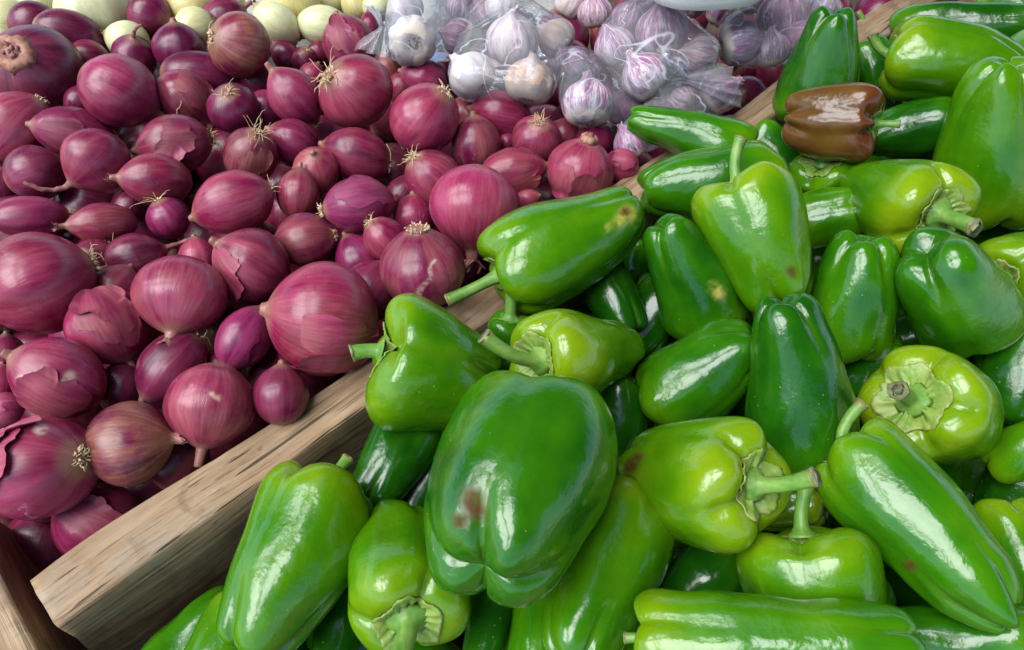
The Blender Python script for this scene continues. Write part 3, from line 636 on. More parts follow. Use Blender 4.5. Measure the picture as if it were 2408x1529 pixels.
# garlic: x, y, d, a (stalk direction), e, h, purple, tan, bag, label
GAR = [
    (970, 96, 114, 100, -80, 1.8, .12, .0, 0, 'white garlic bulb with its brown root facing the viewer, leftmost bag'),
    (1078, 88, 86, 165, -12, 1.4, .62, .1, 0, 'purple streaked garlic right of the white one in the leftmost bag'),
    (952, 22, 92, 120, 0, 2.2, .18, .1, 0, 'white garlic at the top of the leftmost bag'),
    (1082, 18, 70, 80, 10, 1.0, .55, .1, 0, 'small purple garlic at the top edge of the leftmost bag'),
    (1136, 36, 70, 120, 0, .8, .6, .1, 1, 'purple garlic between the first and second bag'),
    (1204, 92, 128, 92, 18, 2.6, .36, .12, 1, 'striped garlic with its stalk up at the top of the second bag'),
    (1308, 90, 92, 150, -10, 1.8, .25, .8, 1, 'tan garlic at the right of the second bag'),
    (1108, 178, 112, 135, -22, 1.8, .12, .1, 1, 'white garlic with a bristly root at the lower left of the second bag'),
    (1247, 192, 120, 80, -14, 2.2, .28, .85, 1, 'brownish garlic at the bottom of the second bag'),
    (1180, 14, 80, 90, 0, 1.6, .2, .2, 1, 'pale garlic at the top edge of the second bag'),
    (1346, 152, 92, 130, 5, .6, .66, .0, 2, 'purple garlic in shade right of the second bag'),
    (1382, 244, 126, 88, -22, 1.2, .48, .0, 2, 'bluish grey garlic with its root turned down, lowest in front'),
    (1390, 172, 92, 60, 0, -.2, .68, .0, 2, 'purple garlic behind the bluish one'),
    (1446, 112, 98, 118, 4, 1.8, .46, .0, 3, 'garlic at the left of the knotted bag'),
    (1556, 72, 128, 95, 6, 2.6, .56, .0, 3, 'large purple striped garlic at the top of the knotted bag'),
    (1516, 180, 118, 130, 0, 2.2, .5, .05, 3, 'purple white garlic at the bottom of the knotted bag'),
    (1648, 128, 96, 170, 10, 2.0, .45, .3, 3, 'garlic at the right of the knotted bag'),
    (1478, 44, 82, 70, 0, 1.4, .6, .0, 3, 'pinkish garlic at the top left of the knotted bag'),
    (1474, 266, 92, 120, 0, -.4, .68, .0, 2, 'dark purple garlic under the knotted bag'),
    (1484, 336, 88, 125, 10, .2, .52, .0, 5, 'garlic in film squeezed beside the pepper with a dark tip'),
    (1590, 234, 98, -40, -10, .6, .46, .2, 5, 'garlic with its root at the upper left below the knot'),
    (1692, 220, 94, 40, 0, .4, .62, .1, 5, 'pink garlic against the rail below the knot'),
    (1736, 98, 112, 10, -20, 1.6, .56, .0, 4, 'purple garlic with its brown root to the left, right bag'),
    (1836, 36, 112, 95, 5, 2.4, .62, .0, 4, 'red purple garlic at the top of the right bag'),
    (1814, 118, 88, 100, 0, 1.0, .55, .0, 4, 'garlic at the bottom of the right bag'),
    (1888, 92, 88, 60, 0, 1.4, .58, .0, 4, 'garlic at the right end of the right bag'),
    (1944, 22, 70, 80, 0, 1.0, .5, .0, 4, 'small garlic in the far corner of the right bag'),
    (1400, 30, 84, 100, 0, .8, .5, .2, 6, 'garlic at the top edge between second and knotted bag'),
    (1340, 8, 80, 60, 0, 1.0, .35, .3, 6, 'pale garlic at the top edge behind the tan one'),
    (1700, 30, 86, 60, 0, .2, .6, .0, 6, 'garlic in shade under the white tray'),
    (1622, 6, 84, 80, 0, .4, .6, .0, 6, 'garlic mostly covered by the white tray at the top'),
    (1772, -6, 90, 100, 0, .8, .58, .0, 4, 'garlic at the top edge right of the white tray'),
    (1902, -14, 92, 70, 0, .8, .5, .0, 4, 'garlic cut by the top edge in the right bag'),
    (1520, -12, 90, 110, 0, .6, .5, .1, 6, 'garlic cut by the top edge left of the white tray'),
]

# ------------------------------------------------------------------ settle the heap
items = []
def add_item(kind, e, spheres_fn):
    p = at(e['x'], e['y'], e['h'] / 100.0)
    e['p0'] = p; e['kind'] = kind
    R = frame(p, e['a'], e['e']); e['R'] = R
    sc = depth(p) / FPX; e['sc'] = sc
    sp = spheres_fn(e, sc)
    e['sph'] = [(R @ np.array(o), r) for o, r in sp]
    e['dist'] = float(np.linalg.norm(p - CAM)); e['d0'] = e['dist']; e['ray'] = (p - CAM) / e['dist']
    items.append(e)

def sph_pep(e, sc):
    W, L = e['W']*sc, e['L']*sc; R = W/2
    tp = e.get('tip', .75)
    out = [((0, 0, L/2 - R*.92), R*.90)]
    out.append(((0, 0, 0), R*(.55 + .42*tp)))
    out.append(((0, 0, -L/2 + R*tp*.85), R*tp*.85))
    return out
def sph_oni(e, sc):
    R = e['d']*sc/2; h = R*e['lr']
    k = max(0, h - R*.75)
    return [((0, 0, 0), R*.97), ((0, 0, k*.8), R*.70), ((0, 0, -k*.8), R*.70)]
for e in PEP: add_item('pepper', e, sph_pep)
for e in ONI: add_item('onion', e, sph_oni)
PALE = [dict(zip(('x', 'y', 'd', 'lr', 'a', 'e', 'h', 'yel', 'gre', 'label'), t)) for t in PALE]
GAR = [dict(zip(('x', 'y', 'd', 'a', 'e', 'h', 'pur', 'tan', 'bag', 'label'), t)) for t in GAR]
for e in PALE: add_item('pale', e, sph_oni)
for e in GAR: e['lr'] = .85; e['h'] += 1.0; add_item('garlic', e, sph_oni)
for e in GAR: pass
nvis = len(items)

rs = np.random.RandomState(4)
FILL = []
def side(x, y): return (np.array([x, y, 0]) - RA) @ RN       # >0: pepper side
def in_view(x, y, m=250, zz=-.05):                                            # ground patch the camera sees, with a margin
    d = np.array([x, y, zz]) - CAM; z = d @ np.array([0, CP, -SP])
    if z <= .05: return False
    u = d[0] / z * FPX; v = -(d @ np.array([0, SP, CP])) / z * FPX
    return abs(u) < 1204 + m and -764 - m*.75 < v < 764 + m
def fill(kind, step, z, r, cond, elong, rim=False):
    y = .02
    while y < .95:
        x = -.75
        while x < .75:
            xx, yy = x + rs.uniform(-.3, .3)*step, y + rs.uniform(-.3, .3)*step
            if in_view(xx, yy) and cond(xx, yy) and not (rim and in_view(xx, yy, 175, z)):
                rr = r * rs.uniform(.85, 1.1)
                q = rs.normal(size=4); q /= np.linalg.norm(q)
                from mathutils import Quaternion
                R = np.array(Quaternion(q).to_matrix())
                if kind == 'pepper':
                    zx = R[:, 2]; zx = unit(zx * np.array([1, 1, .35])); X = unit(np.cross(zx, rs.normal(size=3))); R = np.column_stack([X, np.cross(zx, X), zx])
                e = dict(kind='fill_' + kind, R=R, p0=np.array([xx, yy, z + rs.uniform(-.004, .004)]), r=rr)
                if elong: sp = [((0, 0, rr*.5), rr*.9), ((0, 0, -rr*.5), rr*.75)]
                else: sp = [((0, 0, 0), rr)]
                e['sph'] = [(R @ np.array(o), q_) for o, q_ in sp]
                FILL.append(e); items.append(e)
            x += step
        y += step * .9
fill('onion', .054, -.060, .027, lambda x, y: side(x, y) < -.03 and (y < .60 or (x > -.02 and y < .75)), False)
fill('onion', .054, -.092, .024, lambda x, y: side(x, y) < -.03 and y < .60, False)
fill('pepper', .070, -.068, .034, lambda x, y: side(x, y) > .072 and y < .74, True)
fill('onion', .052, -.012, .026, lambda x, y: side(x, y) < -.03 and y < .58, False, True)
fill('pepper', .070, .0, .034, lambda x, y: side(x, y) > .072 and y < .74, True, True)

def settle(iters=140):
    n = len(items)
    own = np.concatenate([[i]*len(e['sph']) for i, e in enumerate(items)]).astype(int)
    off0 = np.vstack([o for e in items for o, r in e['sph']]); rad0 = np.array([r for e in items for o, r in e['sph']])
    vis = np.arange(n) < nvis
    base = np.array([e['p0'] for e in items]); scl = np.ones(n)
    rays = np.array([e.get('ray', (0, 0, 0)) for e in items]); d0 = np.array([e.get('d0', 1.) for e in items]); d = d0.copy()
    # static rail
    rl = [RA + RU * s + RN * .01425 + np.array([0, 0, z]) for s in np.arange(0, .88, .012) for z in (-.0145, -.04, -.066)]
    rl = np.array(rl)
    for it in range(iters):
        pos = base[own] + off0 * scl[own][:, None]; rad = rad0 * scl[own]
        D = pos[:, None, :] - pos[None, :, :]; dist = np.linalg.norm(D, axis=2) + 1e-9
        ov = rad[:, None] + rad[None, :] - dist - .0022
        ov[own[:, None] == own[None, :]] = -1
        I, J = np.nonzero(ov > 0)
        dr = D[I, J] / dist[I, J][:, None]; o = ov[I, J]
        oi, oj = own[I], own[J]
        mv = np.zeros((n, 3)); cnt = np.zeros(n); mr = np.zeros(n)
        vi, vj = vis[oi], vis[oj]
        # visible against visible: along the line of sight
        m = vi & vj
        proj = np.einsum('ij,ij->i', dr, rays[oi])
        amt = o * np.sign(proj) * np.clip(np.abs(proj), .0, 1) * .5
        np.add.at(mr, oi[m], amt[m]); np.add.at(cnt, oi[m], 1)
        # loose filler: free
        m = ~vi
        np.add.at(mv, oi[m], (dr * o[:, None] * np.where(vj, 1.0, .5)[:, None])[m]); 
        cf = np.zeros(n); np.add.at(cf, oi[m], 1)
        # rail
        Dr = pos[:, None, :] - rl[None]; dd = np.linalg.norm(Dr, axis=2) + 1e-9
        orl = rad[:, None] + .0145 - dd - .001; K = orl.argmax(1); ok = orl[np.arange(len(pos)), K] > 0
        for s in np.nonzero(ok)[0]:
            i = own[s]; v = Dr[s, K[s]] / dd[s, K[s]]; q = orl[s, K[s]]
            if vis[i]:
                if v[2] > .2: mr[i] += -q * .5; cnt[i] += 1
            else: mv[i] += v * q; cf[i] += 1
        d = np.where(vis, d + mr / np.maximum(1, cnt) * 1.2 + (d0 - d) * .01, d)
        scl = np.where(vis, d / d0, 1.0)
        nb = base + mv / np.maximum(1, cf)[:, None]
        base = np.where(vis[:, None], CAM + rays * d[:, None], nb)
        lo = ~vis
        rfil = np.array([e.get('r', 0) for e in items])
        base[lo, 2] = np.maximum(base[lo, 2] - .0003, FLOOR + .012 + rfil[lo])
    for i, e in enumerate(items):
        e['pos'] = base[i]; e['k'] = float(scl[i])
settle()

# ------------------------------------------------------------------ builders
def base_empty(name, pos, low, label, cat, group=None):
    return thing(name, (float(pos[0]), float(pos[1]), float(low)), label, cat, group)

def pepper_shape(W, L, seed, gr, tip=.75, gd=1.0, bend=0.0, sq=1.0, knob=0, lob=0, nu=72, nv=60):
    R = np.random.RandomState(seed)
    prof = [(0.0, .425), (.10, .425), (.20, .428), (.32, .447), (.47, .480), (.64, .494), (.80, .478), (.92, .43), (.985, .34), (1.0, .24), (1.0, .12), (.985, -.02), (.965, -.15), (.93, -.27), (.85, -.37), (.71, -.445), (.50, -.488), (.30, -.492), (.14, -.476), (0, -.462)]
    pr = catmull(prof, nv); r, z = np.maximum(pr[:, 0], 0), pr[:, 1]
    s = np.clip((.32 - z) / .72, 0, 1); s = s*s*(3 - 2*s)
    r = r * (1 - (1 - tip) * .62 * s)
    th = np.linspace(0, 2*math.pi, nu, endpoint=False)
    g = np.radians(np.array(gr)); 
    dth = np.abs((th[:, None] - g[None, :] + math.pi) % (2*math.pi) - math.pi); dmin = dth.min(1)
    wide = math.pi / len(gr)
    G1 = np.exp(-(dmin / .11)**2); G2 = np.exp(-(dmin / (.62 * wide))**2)
    vpar = np.linspace(0, 1, nv)
    sh = np.exp(-((z - .47) / .10)**2) * (r > .12); mid = 1.0 - .55*np.exp(-((z + .02) / .22)**2); tp = np.clip((-.20 - z) / .25, 0, 1)
    dep = gd * (.075 * mid + .11 * sh + .14 * tp)
    lobe_amp = np.array([R.uniform(.93, 1.06) for _ in gr]); gs = np.sort(g % (2*math.pi))
    li = np.searchsorted(gs, th % (2*math.pi)) % len(gr)
    la = lobe_amp[li]; la = np.convolve(np.r_[la[-6:], la, la[:6]], np.ones(13)/13, 'valid')
    mul = (1 - dep[:, None] * (.50*G1 + .72*G2)[None, :]) * (1 + (la - 1)[None, :] * np.clip(r / .5, 0, 1)[:, None])
    rr = (W/2) * r[:, None] * mul
    zz = L * z[:, None] * np.ones((1, nu))
    zz = zz - W * .095 * gd**.5 * (.35*G1 + .8*G2)[None, :] * sh[:, None]
    ext = np.array([R.uniform(-.06, .10) for _ in gr])[li]; ext = np.convolve(np.r_[ext[-6:], ext, ext[:6]], np.ones(13)/13, 'valid')
    tl = np.clip((-.30 - z) / .18, 0, 1) * np.clip(r / .35, 0, 1)
    zz = zz - W * (.03 + .5 * ext[None, :]) * tl[:, None] * (1 - G2)[None, :] * (1 + lob) + W * .04 * tl[:, None] * G1[None, :]
    P = np.stack([rr * np.cos(th) , rr * np.sin(th) * sq, zz], -1)
    u = P / W
    P = P * (1 + .040 * noise3(u, seed, 5.0)[..., None] * np.array([1, 1, .3])) + W * .013 * np.stack([noise3(u, seed + 1, 9), noise3(u, seed + 2, 9), 0*rr], -1) * np.clip(r / .3, 0, 1)[:, None, None]
    # shallow dents and pinches
    for _ in range(6):
        a, zc = R.uniform(0, 6.28), R.uniform(-.35, .3) * L
        dd = ((th - a + math.pi) % (2*math.pi) - math.pi)[None, :]
        dent = np.exp(-(dd / R.uniform(.18, .4))**2 - ((zz - zc) / (L * R.uniform(.10, .28)))**2)
        P[..., :2] *= (1 - R.uniform(.015, .075) * dent)[..., None]
    if knob:
        kn = np.clip((-.36 - z) / .12, 0, 1)[:, None]
        P[..., 2] -= W * .10 * knob * kn * np.maximum(0, np.cos(th + .5))[None, :]
        P[..., 1] *= 1 - .25 * kn; P[..., 0] *= 1 - .18 * kn
    bb = bend or R.uniform(-.05, .05)
    zn = P[..., 2] / L
    P[..., 1] += bb * L * (zn**2 - .08) * 1.6
    P[..., 0] += R.uniform(-.03, .03) * L * (zn**2 - .08)
    t = np.repeat((.5 - z)[:, None], nu, 1); groove = (G1[None, :] * np.clip(dep / .12, 0, 1)[:, None])
    ctr = P[0].mean(0)
    return P, t, groove, ctr

def pepper_thing(e, seed):
    k = e['k']; sc = e['sc'] * k; W, L = e['W']*sc*1.04, e['L']*sc*1.02; R = e['R']; pos = e['pos']
    P, t, groove, ctr = pepper_shape(W, L, seed, e['gr'], e.get('tip', .75), e.get('gd', 1.0), e.get('bend', 0), e.get('sq', 1.0), e.get('knob', 0), e.get('lob', 0))
    V, F = closed_grid(P)
    WV = V @ R.T + pos
    def spots(lst):
        out = np.zeros(len(V))
        for (x, y, rad) in lst or []:
            d = unit(ray(x, y)); rel = WV - CAM; al = rel @ d; perp = np.linalg.norm(rel - al[:, None]*d, axis=1)
            near = al < np.linalg.norm(pos - CAM) - .0 * W
            out = np.maximum(out, np.exp(-(perp / rad)**4) * near)
        return out
    attrs = dict(t=np.r_[t.ravel(), t[0, 0], t[-1, 0]], groove=np.r_[groove.ravel(), 0, 0], scar=spots(e.get('scar')), pale=spots(e.get('pale')) * .75)
    yc = e.get('yl', .5)
    low = WV[:, 2].min()
    root = base_empty('bell_pepper', pos, low, e['label'], 'pepper', 'bell peppers heaped in the crate')
    B = np.array([pos[0], pos[1], low]); MM = m4(R, pos - B)
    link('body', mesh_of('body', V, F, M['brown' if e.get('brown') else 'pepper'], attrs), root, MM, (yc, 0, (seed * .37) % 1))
    if 'st' not in e and e['e'] < -5: return root
    # calyx: crinkled green star in the stem hollow
    rs_ = np.random.RandomState(seed + 7); npt = rs_.randint(5, 8); ph = rs_.uniform(0, 6.28); cs = e.get('cal', 1.0)
    rc = W * .185 * cs; nu, nr = 90, 12; th = np.linspace(0, 2*math.pi, nu, endpoint=False)
    star = np.abs(np.cos(npt * (th + ph) / 2)); edge = rc * (.92 + .20 * star**2.2 + .05 * np.sin(3*th + ph) + .02 * rs_.normal(size=nu))
    rings = []
    for i in range(nr):
        q = i / (nr - 1); rr = .06*rc + edge * q
        # follow the shoulder surface below
        cols = np.round(th / (2*math.pi) * P.shape[1]).astype(int) % P.shape[1]
        surf = np.array([np.interp(r_, np.linalg.norm(P[:16, c_, :2] - ctr[:2], axis=1), P[:16, c_, 2]) for r_, c_ in zip(rr, cols)])
        wr = .055 * rc * np.cos(npt*3*(th + ph) + .8*np.sin(4*th)) * (math.sin(min(1, q*1.25)*math.pi)*.9 + .3*q) + .02 * rc * rs_.normal(size=nu) * q
        lift = W*.012 + .03*rc*(q**3) + .16*rc*np.exp(-(q/.22)**2)
        rings.append(np.stack([ctr[0] + rr*np.cos(th), ctr[1] + rr*np.sin(th), surf + lift + wr], -1))
    rings = np.array(rings); top = rings.copy(); bot = rings[::-1].copy(); bot[..., 2] -= W * .012
    CV, CF = closed_grid(np.concatenate([top, bot], 0), flip=True)
    dry = np.concatenate([np.repeat(np.linspace(0, 1, nr)**8, nu), np.repeat(np.linspace(0, 1, nr)[::-1]**8, nu), [0, 0]]) * .35
    link('calyx', mesh_of('calyx', CV, CF, M['calyx'], dict(dry=dry)), root, MM, (yc, 0, .3))
    if 'st' not in e: return root
    b0 = ctr + np.array([0, 0, W*.0]); wb = R @ b0 + pos; ax = R[:, 2]
    px, py = e['st']; d = unit(ray(px, py))
    # the tip lies on the sight line where it passes closest to the stem's natural reach
    guess = wb + ax * W * .42; lam = (guess - CAM) @ d; tipw = CAM + d * lam
    tipl = R.T @ (tipw - pos); ln = np.linalg.norm(tipl - b0)
    c1 = b0 + np.array([0, 0, ln * .5]); u = np.linspace(0, 1, 18)[:, None]
    path = (1-u)**2 * b0 + 2*u*(1-u)*c1 + u**2 * tipl
    r0 = W * .058 * e.get('sth', 1.0); q = u[:, 0]
    rad = r0 * (1.0 + 1.1*np.exp(-(q/.10)**2) + .10*np.exp(-((q - 1)/.06)**2) - .12*np.sin(q*3.1))
    TV, TF = closed_grid(tube(path, rad, 14, .07, seed, .012))
    so = link('stem', mesh_of('stem', TV, TF, M['stem'], dict(dry=np.r_[np.repeat(np.clip((q - .9)/.1, 0, 1), 14), 0, 1] * .8)), root, MM, (yc * .6, 0, .5))
    T = unit(path[-1] - path[-2]); rc2 = rad[-1]
    cp = np.array([path[-1] - T*rc2*.15, path[-1] + T*rc2*.12, path[-1] + T*rc2*.16, path[-1] + T*rc2*.05])
    KV, KF = closed_grid(tube(cp, [rc2*1.02, rc2*.98, rc2*.6, rc2*.12], 14, .08, seed, .06))
    link('cut_end', mesh_of('cut_end', KV, KF, M['cut']), so)
    return root

def onion_profile(lr, qr, qn, nl, rneck, rplate, nv):
    """unit radius; z from root to neck; returns r, z, t"""
    u = np.linspace(-1, 1, 200)
    r = np.where(u < 0, np.maximum(0, 1 - np.abs(u)**2.15)**qr, np.maximum(0, 1 - np.abs(u)**2.0)**qn)
    z = u * lr
    keep = np.ones_like(u, bool)
    r = np.where(u < 0, np.maximum(r, rplate * np.clip((u + 1.0) / .015, 0, 1)), (r**3 + rneck**3)**(1/3.))
    pts = [(0, -lr)] + list(zip(r[1:], z[1:]))
    if nl > 0:
        for q in np.linspace(.15, 1, 8): pts.append((rneck * (1 - .25*q), lr + nl*2*q))
    else: pts.append((rneck * .6, lr + .015))
    pts.append((0.004, pts[-1][1] + .005)); P = np.array(pts)
    d = np.r_[0, np.cumsum(np.linalg.norm(np.diff(P, axis=0), axis=1))]; q = np.linspace(0, d[-1], nv)
    r, z = np.interp(q, d, P[:, 0]), np.interp(q, d, P[:, 1])
    return r, z, (z - z[0]) / (2*lr)

def onion_shape(Rm, lr, seed, qr=.55, qn=.68, nl=.05, rneck=.13, rplate=.16, nu=56, nv=56):
    R = np.random.RandomState(seed)
    r, z, t = onion_profile(lr, qr, qn, nl, rneck, rplate, nv)
    th = np.linspace(0, 2*math.pi, nu, endpoint=False)
    rib = .006 * np.cos(R.randint(5, 9)*th + R.uniform(0, 6)) + .004*np.cos(R.randint(11, 17)*th)
    flat = 1 - R.uniform(0, .07)*np.cos(2*(th + R.uniform(0, 3)))
    rr = Rm * r[:, None] * flat[None, :] * (1 + rib[None, :] * np.clip(r*1.5, 0, 1)[:, None])
    P = np.stack([rr*np.cos(th), rr*np.sin(th), Rm * z[:, None] * np.ones((1, nu))], -1)
    u = P / Rm
    P *= (1 + .022 * noise3(u, seed, 2.0) + .007*noise3(u, seed + 1, 6.5))[..., None]
    # neck leans a little
    q = np.clip((z - lr*.6) / lr, 0, 2)[:, None]
    P[..., 0] += Rm * R.uniform(-.12, .12) * q**2; P[..., 1] += Rm * R.uniform(-.12, .12) * q**2
    return P, np.repeat(t[:, None], nu, 1)

def hairs(Rm, zc, n, length, seed, spread=.2, down=-1, stubs=14):
    R = np.random.RandomState(seed); A = Acc()
    for i in range(n):
        a = R.uniform(0, 6.28); q = math.sqrt(R.uniform(0, 1)) * spread * Rm
        p = np.array([q*math.cos(a), q*math.sin(a), zc + .02*Rm]); d = unit((math.cos(a)*R.uniform(.2, 1.4), math.sin(a)*R.uniform(.2, 1.4), down * R.uniform(.35, 1)))
        ln = Rm * length * 2 * R.uniform(.45, 1.25); path = [p]; m = 6
        for s in range(m):
            d = unit(d + R.normal(size=3) * .30 + np.array([0, 0, .10])); path.append(path[-1] + d*ln/m)
        rr = Rm * .016 * R.uniform(.7, 1.3); A.tube(path, np.linspace(rr, rr*.4, m + 1), 4)
    # crown of stubs
    for i in range(stubs):
        a = R.uniform(0, 6.28); q = R.uniform(.1, 1)**.6 * spread * Rm
        p = np.array([q*math.cos(a), q*math.sin(a), zc + .03*Rm]); e_ = p + np.array([math.cos(a)*.05*Rm, math.sin(a)*.05*Rm, down*R.uniform(.03, .10)*Rm])
        A.tube([p, (p + e_)/2, e_], [Rm*.03, Rm*.026, Rm*.012], 4)
    return A

def skin_patch(P, seed, count, curl=0):
    """ragged pieces of loose outer skin lying just over the bulb"""
    nv, nu, _ = P.shape; R = np.random.RandomState(seed); A = Acc()
    ctr = P.reshape(-1, 3).mean(0)
    Rm = np.linalg.norm(P[nv//2, 0, :2]); nr, na = 9, 84; ph = np.linspace(0, 2*math.pi, na, endpoint=False)
    for c in range(count):
        a0 = R.uniform(-1.2, 1.2); v0 = R.uniform(.32, .68); sa, sv = R.uniform(.45, .95), R.uniform(.16, .32)
        rim = 1 + .20*np.sin(2*ph + R.uniform(0, 6)) + .14*np.sin(3*ph + R.uniform(0, 6)) + .08*np.sin(7*ph + R.uniform(0, 6)) + .025*np.sin(17*ph + R.uniform(0, 6)) + .014*R.normal(size=na)
        q = np.linspace(.02, 1, nr)[:, None]
        v = np.clip(v0 + sv*q*rim*np.sin(ph), .06, .90)*(nv - 1); tt = (a0 + sa*q*rim*np.cos(ph))/(2*math.pi)*nu
        i0 = np.floor(v).astype(int); fi = (v - i0)[..., None]; j0 = np.floor(tt).astype(int); fj = (tt - j0)[..., None]
        B = lambda i, j: P[np.clip(i, 0, nv-1), j % nu]
        Q = (1-fi)*((1-fj)*B(i0, j0) + fj*B(i0, j0+1)) + fi*((1-fj)*B(i0+1, j0) + fj*B(i0+1, j0+1))
        nrm = Q - ctr; nrm /= np.linalg.norm(nrm, axis=2)[..., None] + 1e-9
        edge = np.maximum(0, np.sin(ph + R.uniform(0, 6)))**2
        lift = Rm*(.010 + (.02 + .05*(1 + 2.5*curl)*edge)*q**6 + .004*noise3(Q/Rm, seed + c, 8))
        A.add(Q + nrm*lift[..., None], grid_faces(nr, na))
    return A if A.n else None

def fray(Rm, z0, rn, seed, n=9, ln=.28):
    R = np.random.RandomState(seed); A = Acc()
    for i in range(n):
        a = R.uniform(0, 6.28); p = np.array([rn*math.cos(a), rn*math.sin(a), z0 - .06*Rm]); d = unit((math.cos(a)*.35, math.sin(a)*.35, 1)); path = [p]
        for s in range(5): d = unit(d + R.normal(size=3)*.28); path.append(path[-1] + d*Rm*ln*R.uniform(.6, 1.2)/4)
        path = np.array(path); wv = np.array([-math.sin(a), math.cos(a), 0]) * rn * R.uniform(.35, .75)
        wq = np.array([1, 1.05, .9, .7, .45, .12])[:, None]
        V = np.stack([path - wv*wq, path + wv*wq], 1); V2 = V + np.array([math.cos(a), math.sin(a), 0])*Rm*.008
        A.add(V, grid_faces(6, 2, wrap=False)); A.add(V2, [f[::-1] for f in grid_faces(6, 2, wrap=False)])
    return A

def onion_thing(e, seed):
    k = e['k']; Rm = e['d'] * e['sc'] * k / 2; R = e['R']; pos = e['pos']; lr = e['lr']
    nl = e.get('nl', .06); nk = e.get('nk', '')
    rneck = .15 if nk == 'fray' else (.11 if nk == 'stalk' else .13)
    P, t = onion_shape(Rm, lr, seed, e.get('qr', .57), e.get('qn', .70), 0.03 if nk == 'stalk' else nl, rneck, e.get('rp', .15), *((120, 120) if 'pale' in e else (56, 56)))
    V, F = closed_grid(P, flip=True); WV = V @ R.T + pos; low = WV[:, 2].min()
    root = base_empty('red_onion', pos, low, e['label'], 'onion', 'red onions heaped beside the crate rail')
    B = np.array([pos[0], pos[1], low]); MM = m4(R, pos - B); rnd = (seed * .618) % 1
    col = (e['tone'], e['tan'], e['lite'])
    attrs = dict(t=np.r_[t.ravel(), 0, t[-1, 0]], pale=np.zeros(len(V)))
    for (x, y, rad) in e.get('pale', ()):
        d = unit(ray(x, y)); rel = WV - CAM; al = rel @ d; perp = np.linalg.norm(rel - al[:, None]*d, axis=1)
        attrs['pale'] = np.maximum(attrs['pale'], np.exp(-(perp / rad)**4) * (al < np.linalg.norm(pos - CAM)))
    link('bulb', mesh_of('bulb', V, F, M['onion'], attrs), root, MM, col)
    if e.get('hair'):
        link('root_tuft', hairs(Rm, -lr*Rm, e['hair'], e.get('hl', .18), seed + 5, spread=e.get('rp', .15) + .03).mesh('root_tuft', M['root']), root, MM)
    topz = P[-1, :, 2].mean(); topc = P[-3].mean(0)
    if e.get('flake'):
        A = skin_patch(P, seed + 3, (e['flake'] + 1)//2, e.get('curl', 0) + .5)
        if A:
            tt = np.clip((np.vstack(A.V)[:, 2] + lr*Rm) / (2*lr*Rm), .1, .88)
            link('loose_skin', A.mesh('loose_skin', M['loose'], dict(t=tt)), root, MM, (e['tone'] * .85, min(1, e['tan'] + .15), min(1, e['lite'] + .06)))
    if nk == 'fray':
        A = fray(Rm, topz, rneck*Rm*.9, seed + 9); A.V = [v + np.array([topc[0], topc[1], 0]) for v in A.V]
        link('dry_neck', A.mesh('dry_neck', M['neck']), root, MM)
    if nk == 'stalk':
        d = unit(ray(*e['st'])); b0 = topc; wb = R @ b0 + pos; guess = wb + R[:, 2]*Rm*.8; tipw = CAM + d*((guess - CAM) @ d); tip = R.T @ (tipw - pos)
        ln = np.linalg.norm(tip - b0); u = np.linspace(0, 1, 14)[:, None]; path = (1-u)**2*(b0 - np.array([0, 0, Rm*.12])) + 2*u*(1-u)*(b0 + np.array([0, 0, ln*.45])) + u**2*tip
        path[1:-1] += np.random.RandomState(seed).normal(size=(12, 3)) * Rm*.012
        rad = Rm * np.interp(u[:, 0], [0, .12, .5, .9, 1], [.125, .10, .065, .07, .045])
        TV, TF = closed_grid(tube(path, rad, 9, .2, seed, .06)); link('stalk', mesh_of('stalk', TV, TF, M['neck']), root, MM)
    if e.get('scar'):
        # dried cut neck: pale raised ring with a ragged brown hollow
        z0 = topz; nu = 40; th = np.linspace(0, 2*math.pi, nu, endpoint=False); g = np.random.RandomState(seed)
        big = .40 if e['scar'] == 1 else .26
        rings = []
        for q, zz in ((big*1.15, -.20), (big, -.075), (big*.85, -.03), (big*.70, -.012), (big*.55, -.03), (big*.42, -.08), (big*.15, -.11)):
            rr = Rm*q*(1 + .05*g.normal(size=nu) + .10*np.sin(2*th + 1) + .05*np.sin(5*th)); rings.append(np.stack([topc[0] + rr*np.cos(th), topc[1] + rr*np.sin(th), z0 + Rm*(zz + .012*g.normal(size=nu))], -1))
        KV, KF = closed_grid(np.array(rings)); sc_ = link('neck_scar', mesh_of('neck_scar', KV, KF, M['scar']), root, MM)
        A = Acc()
        for i in range(10):
            a = g.uniform(0, 6.28); q = g.uniform(0, big*.45)*Rm; p = np.array([topc[0] + q*math.cos(a), topc[1] + q*math.sin(a), z0 - .08*Rm])
            A.tube([p, p + np.array([g.normal()*.03, g.normal()*.03, .06])*Rm, p + np.array([g.normal()*.06, g.normal()*.06, .12])*Rm], [Rm*.06, Rm*.05, Rm*.02], 6)
        link('dried_core', A.mesh('dried_core', M['neck']), sc_)
    if e.get('strand'):
        g = np.random.RandomState(seed + 77); A = Acc()
        p = np.array([Rm*.95, 0, -lr*Rm*.15]) if e['strand'] == 1 else np.array([Rm*.12, 0, -lr*Rm])
        path = [p]; d = unit((.2, .3, 1.0))
        for s in range(14):
            d = unit(d + g.normal(size=3)*.22); q = path[-1] + d*Rm*.09
            rho = np.linalg.norm(q / np.array([1, 1, lr])); q = q / max(rho, 1e-6) * Rm * 1.03 * 1.0 if e['strand'] == 1 or s > 1 else q
            path.append(q)
        A.tube(path, [Rm*.018]*15, 5); link('root_strand', A.mesh('root_strand', M['root']), root, MM)
    return root

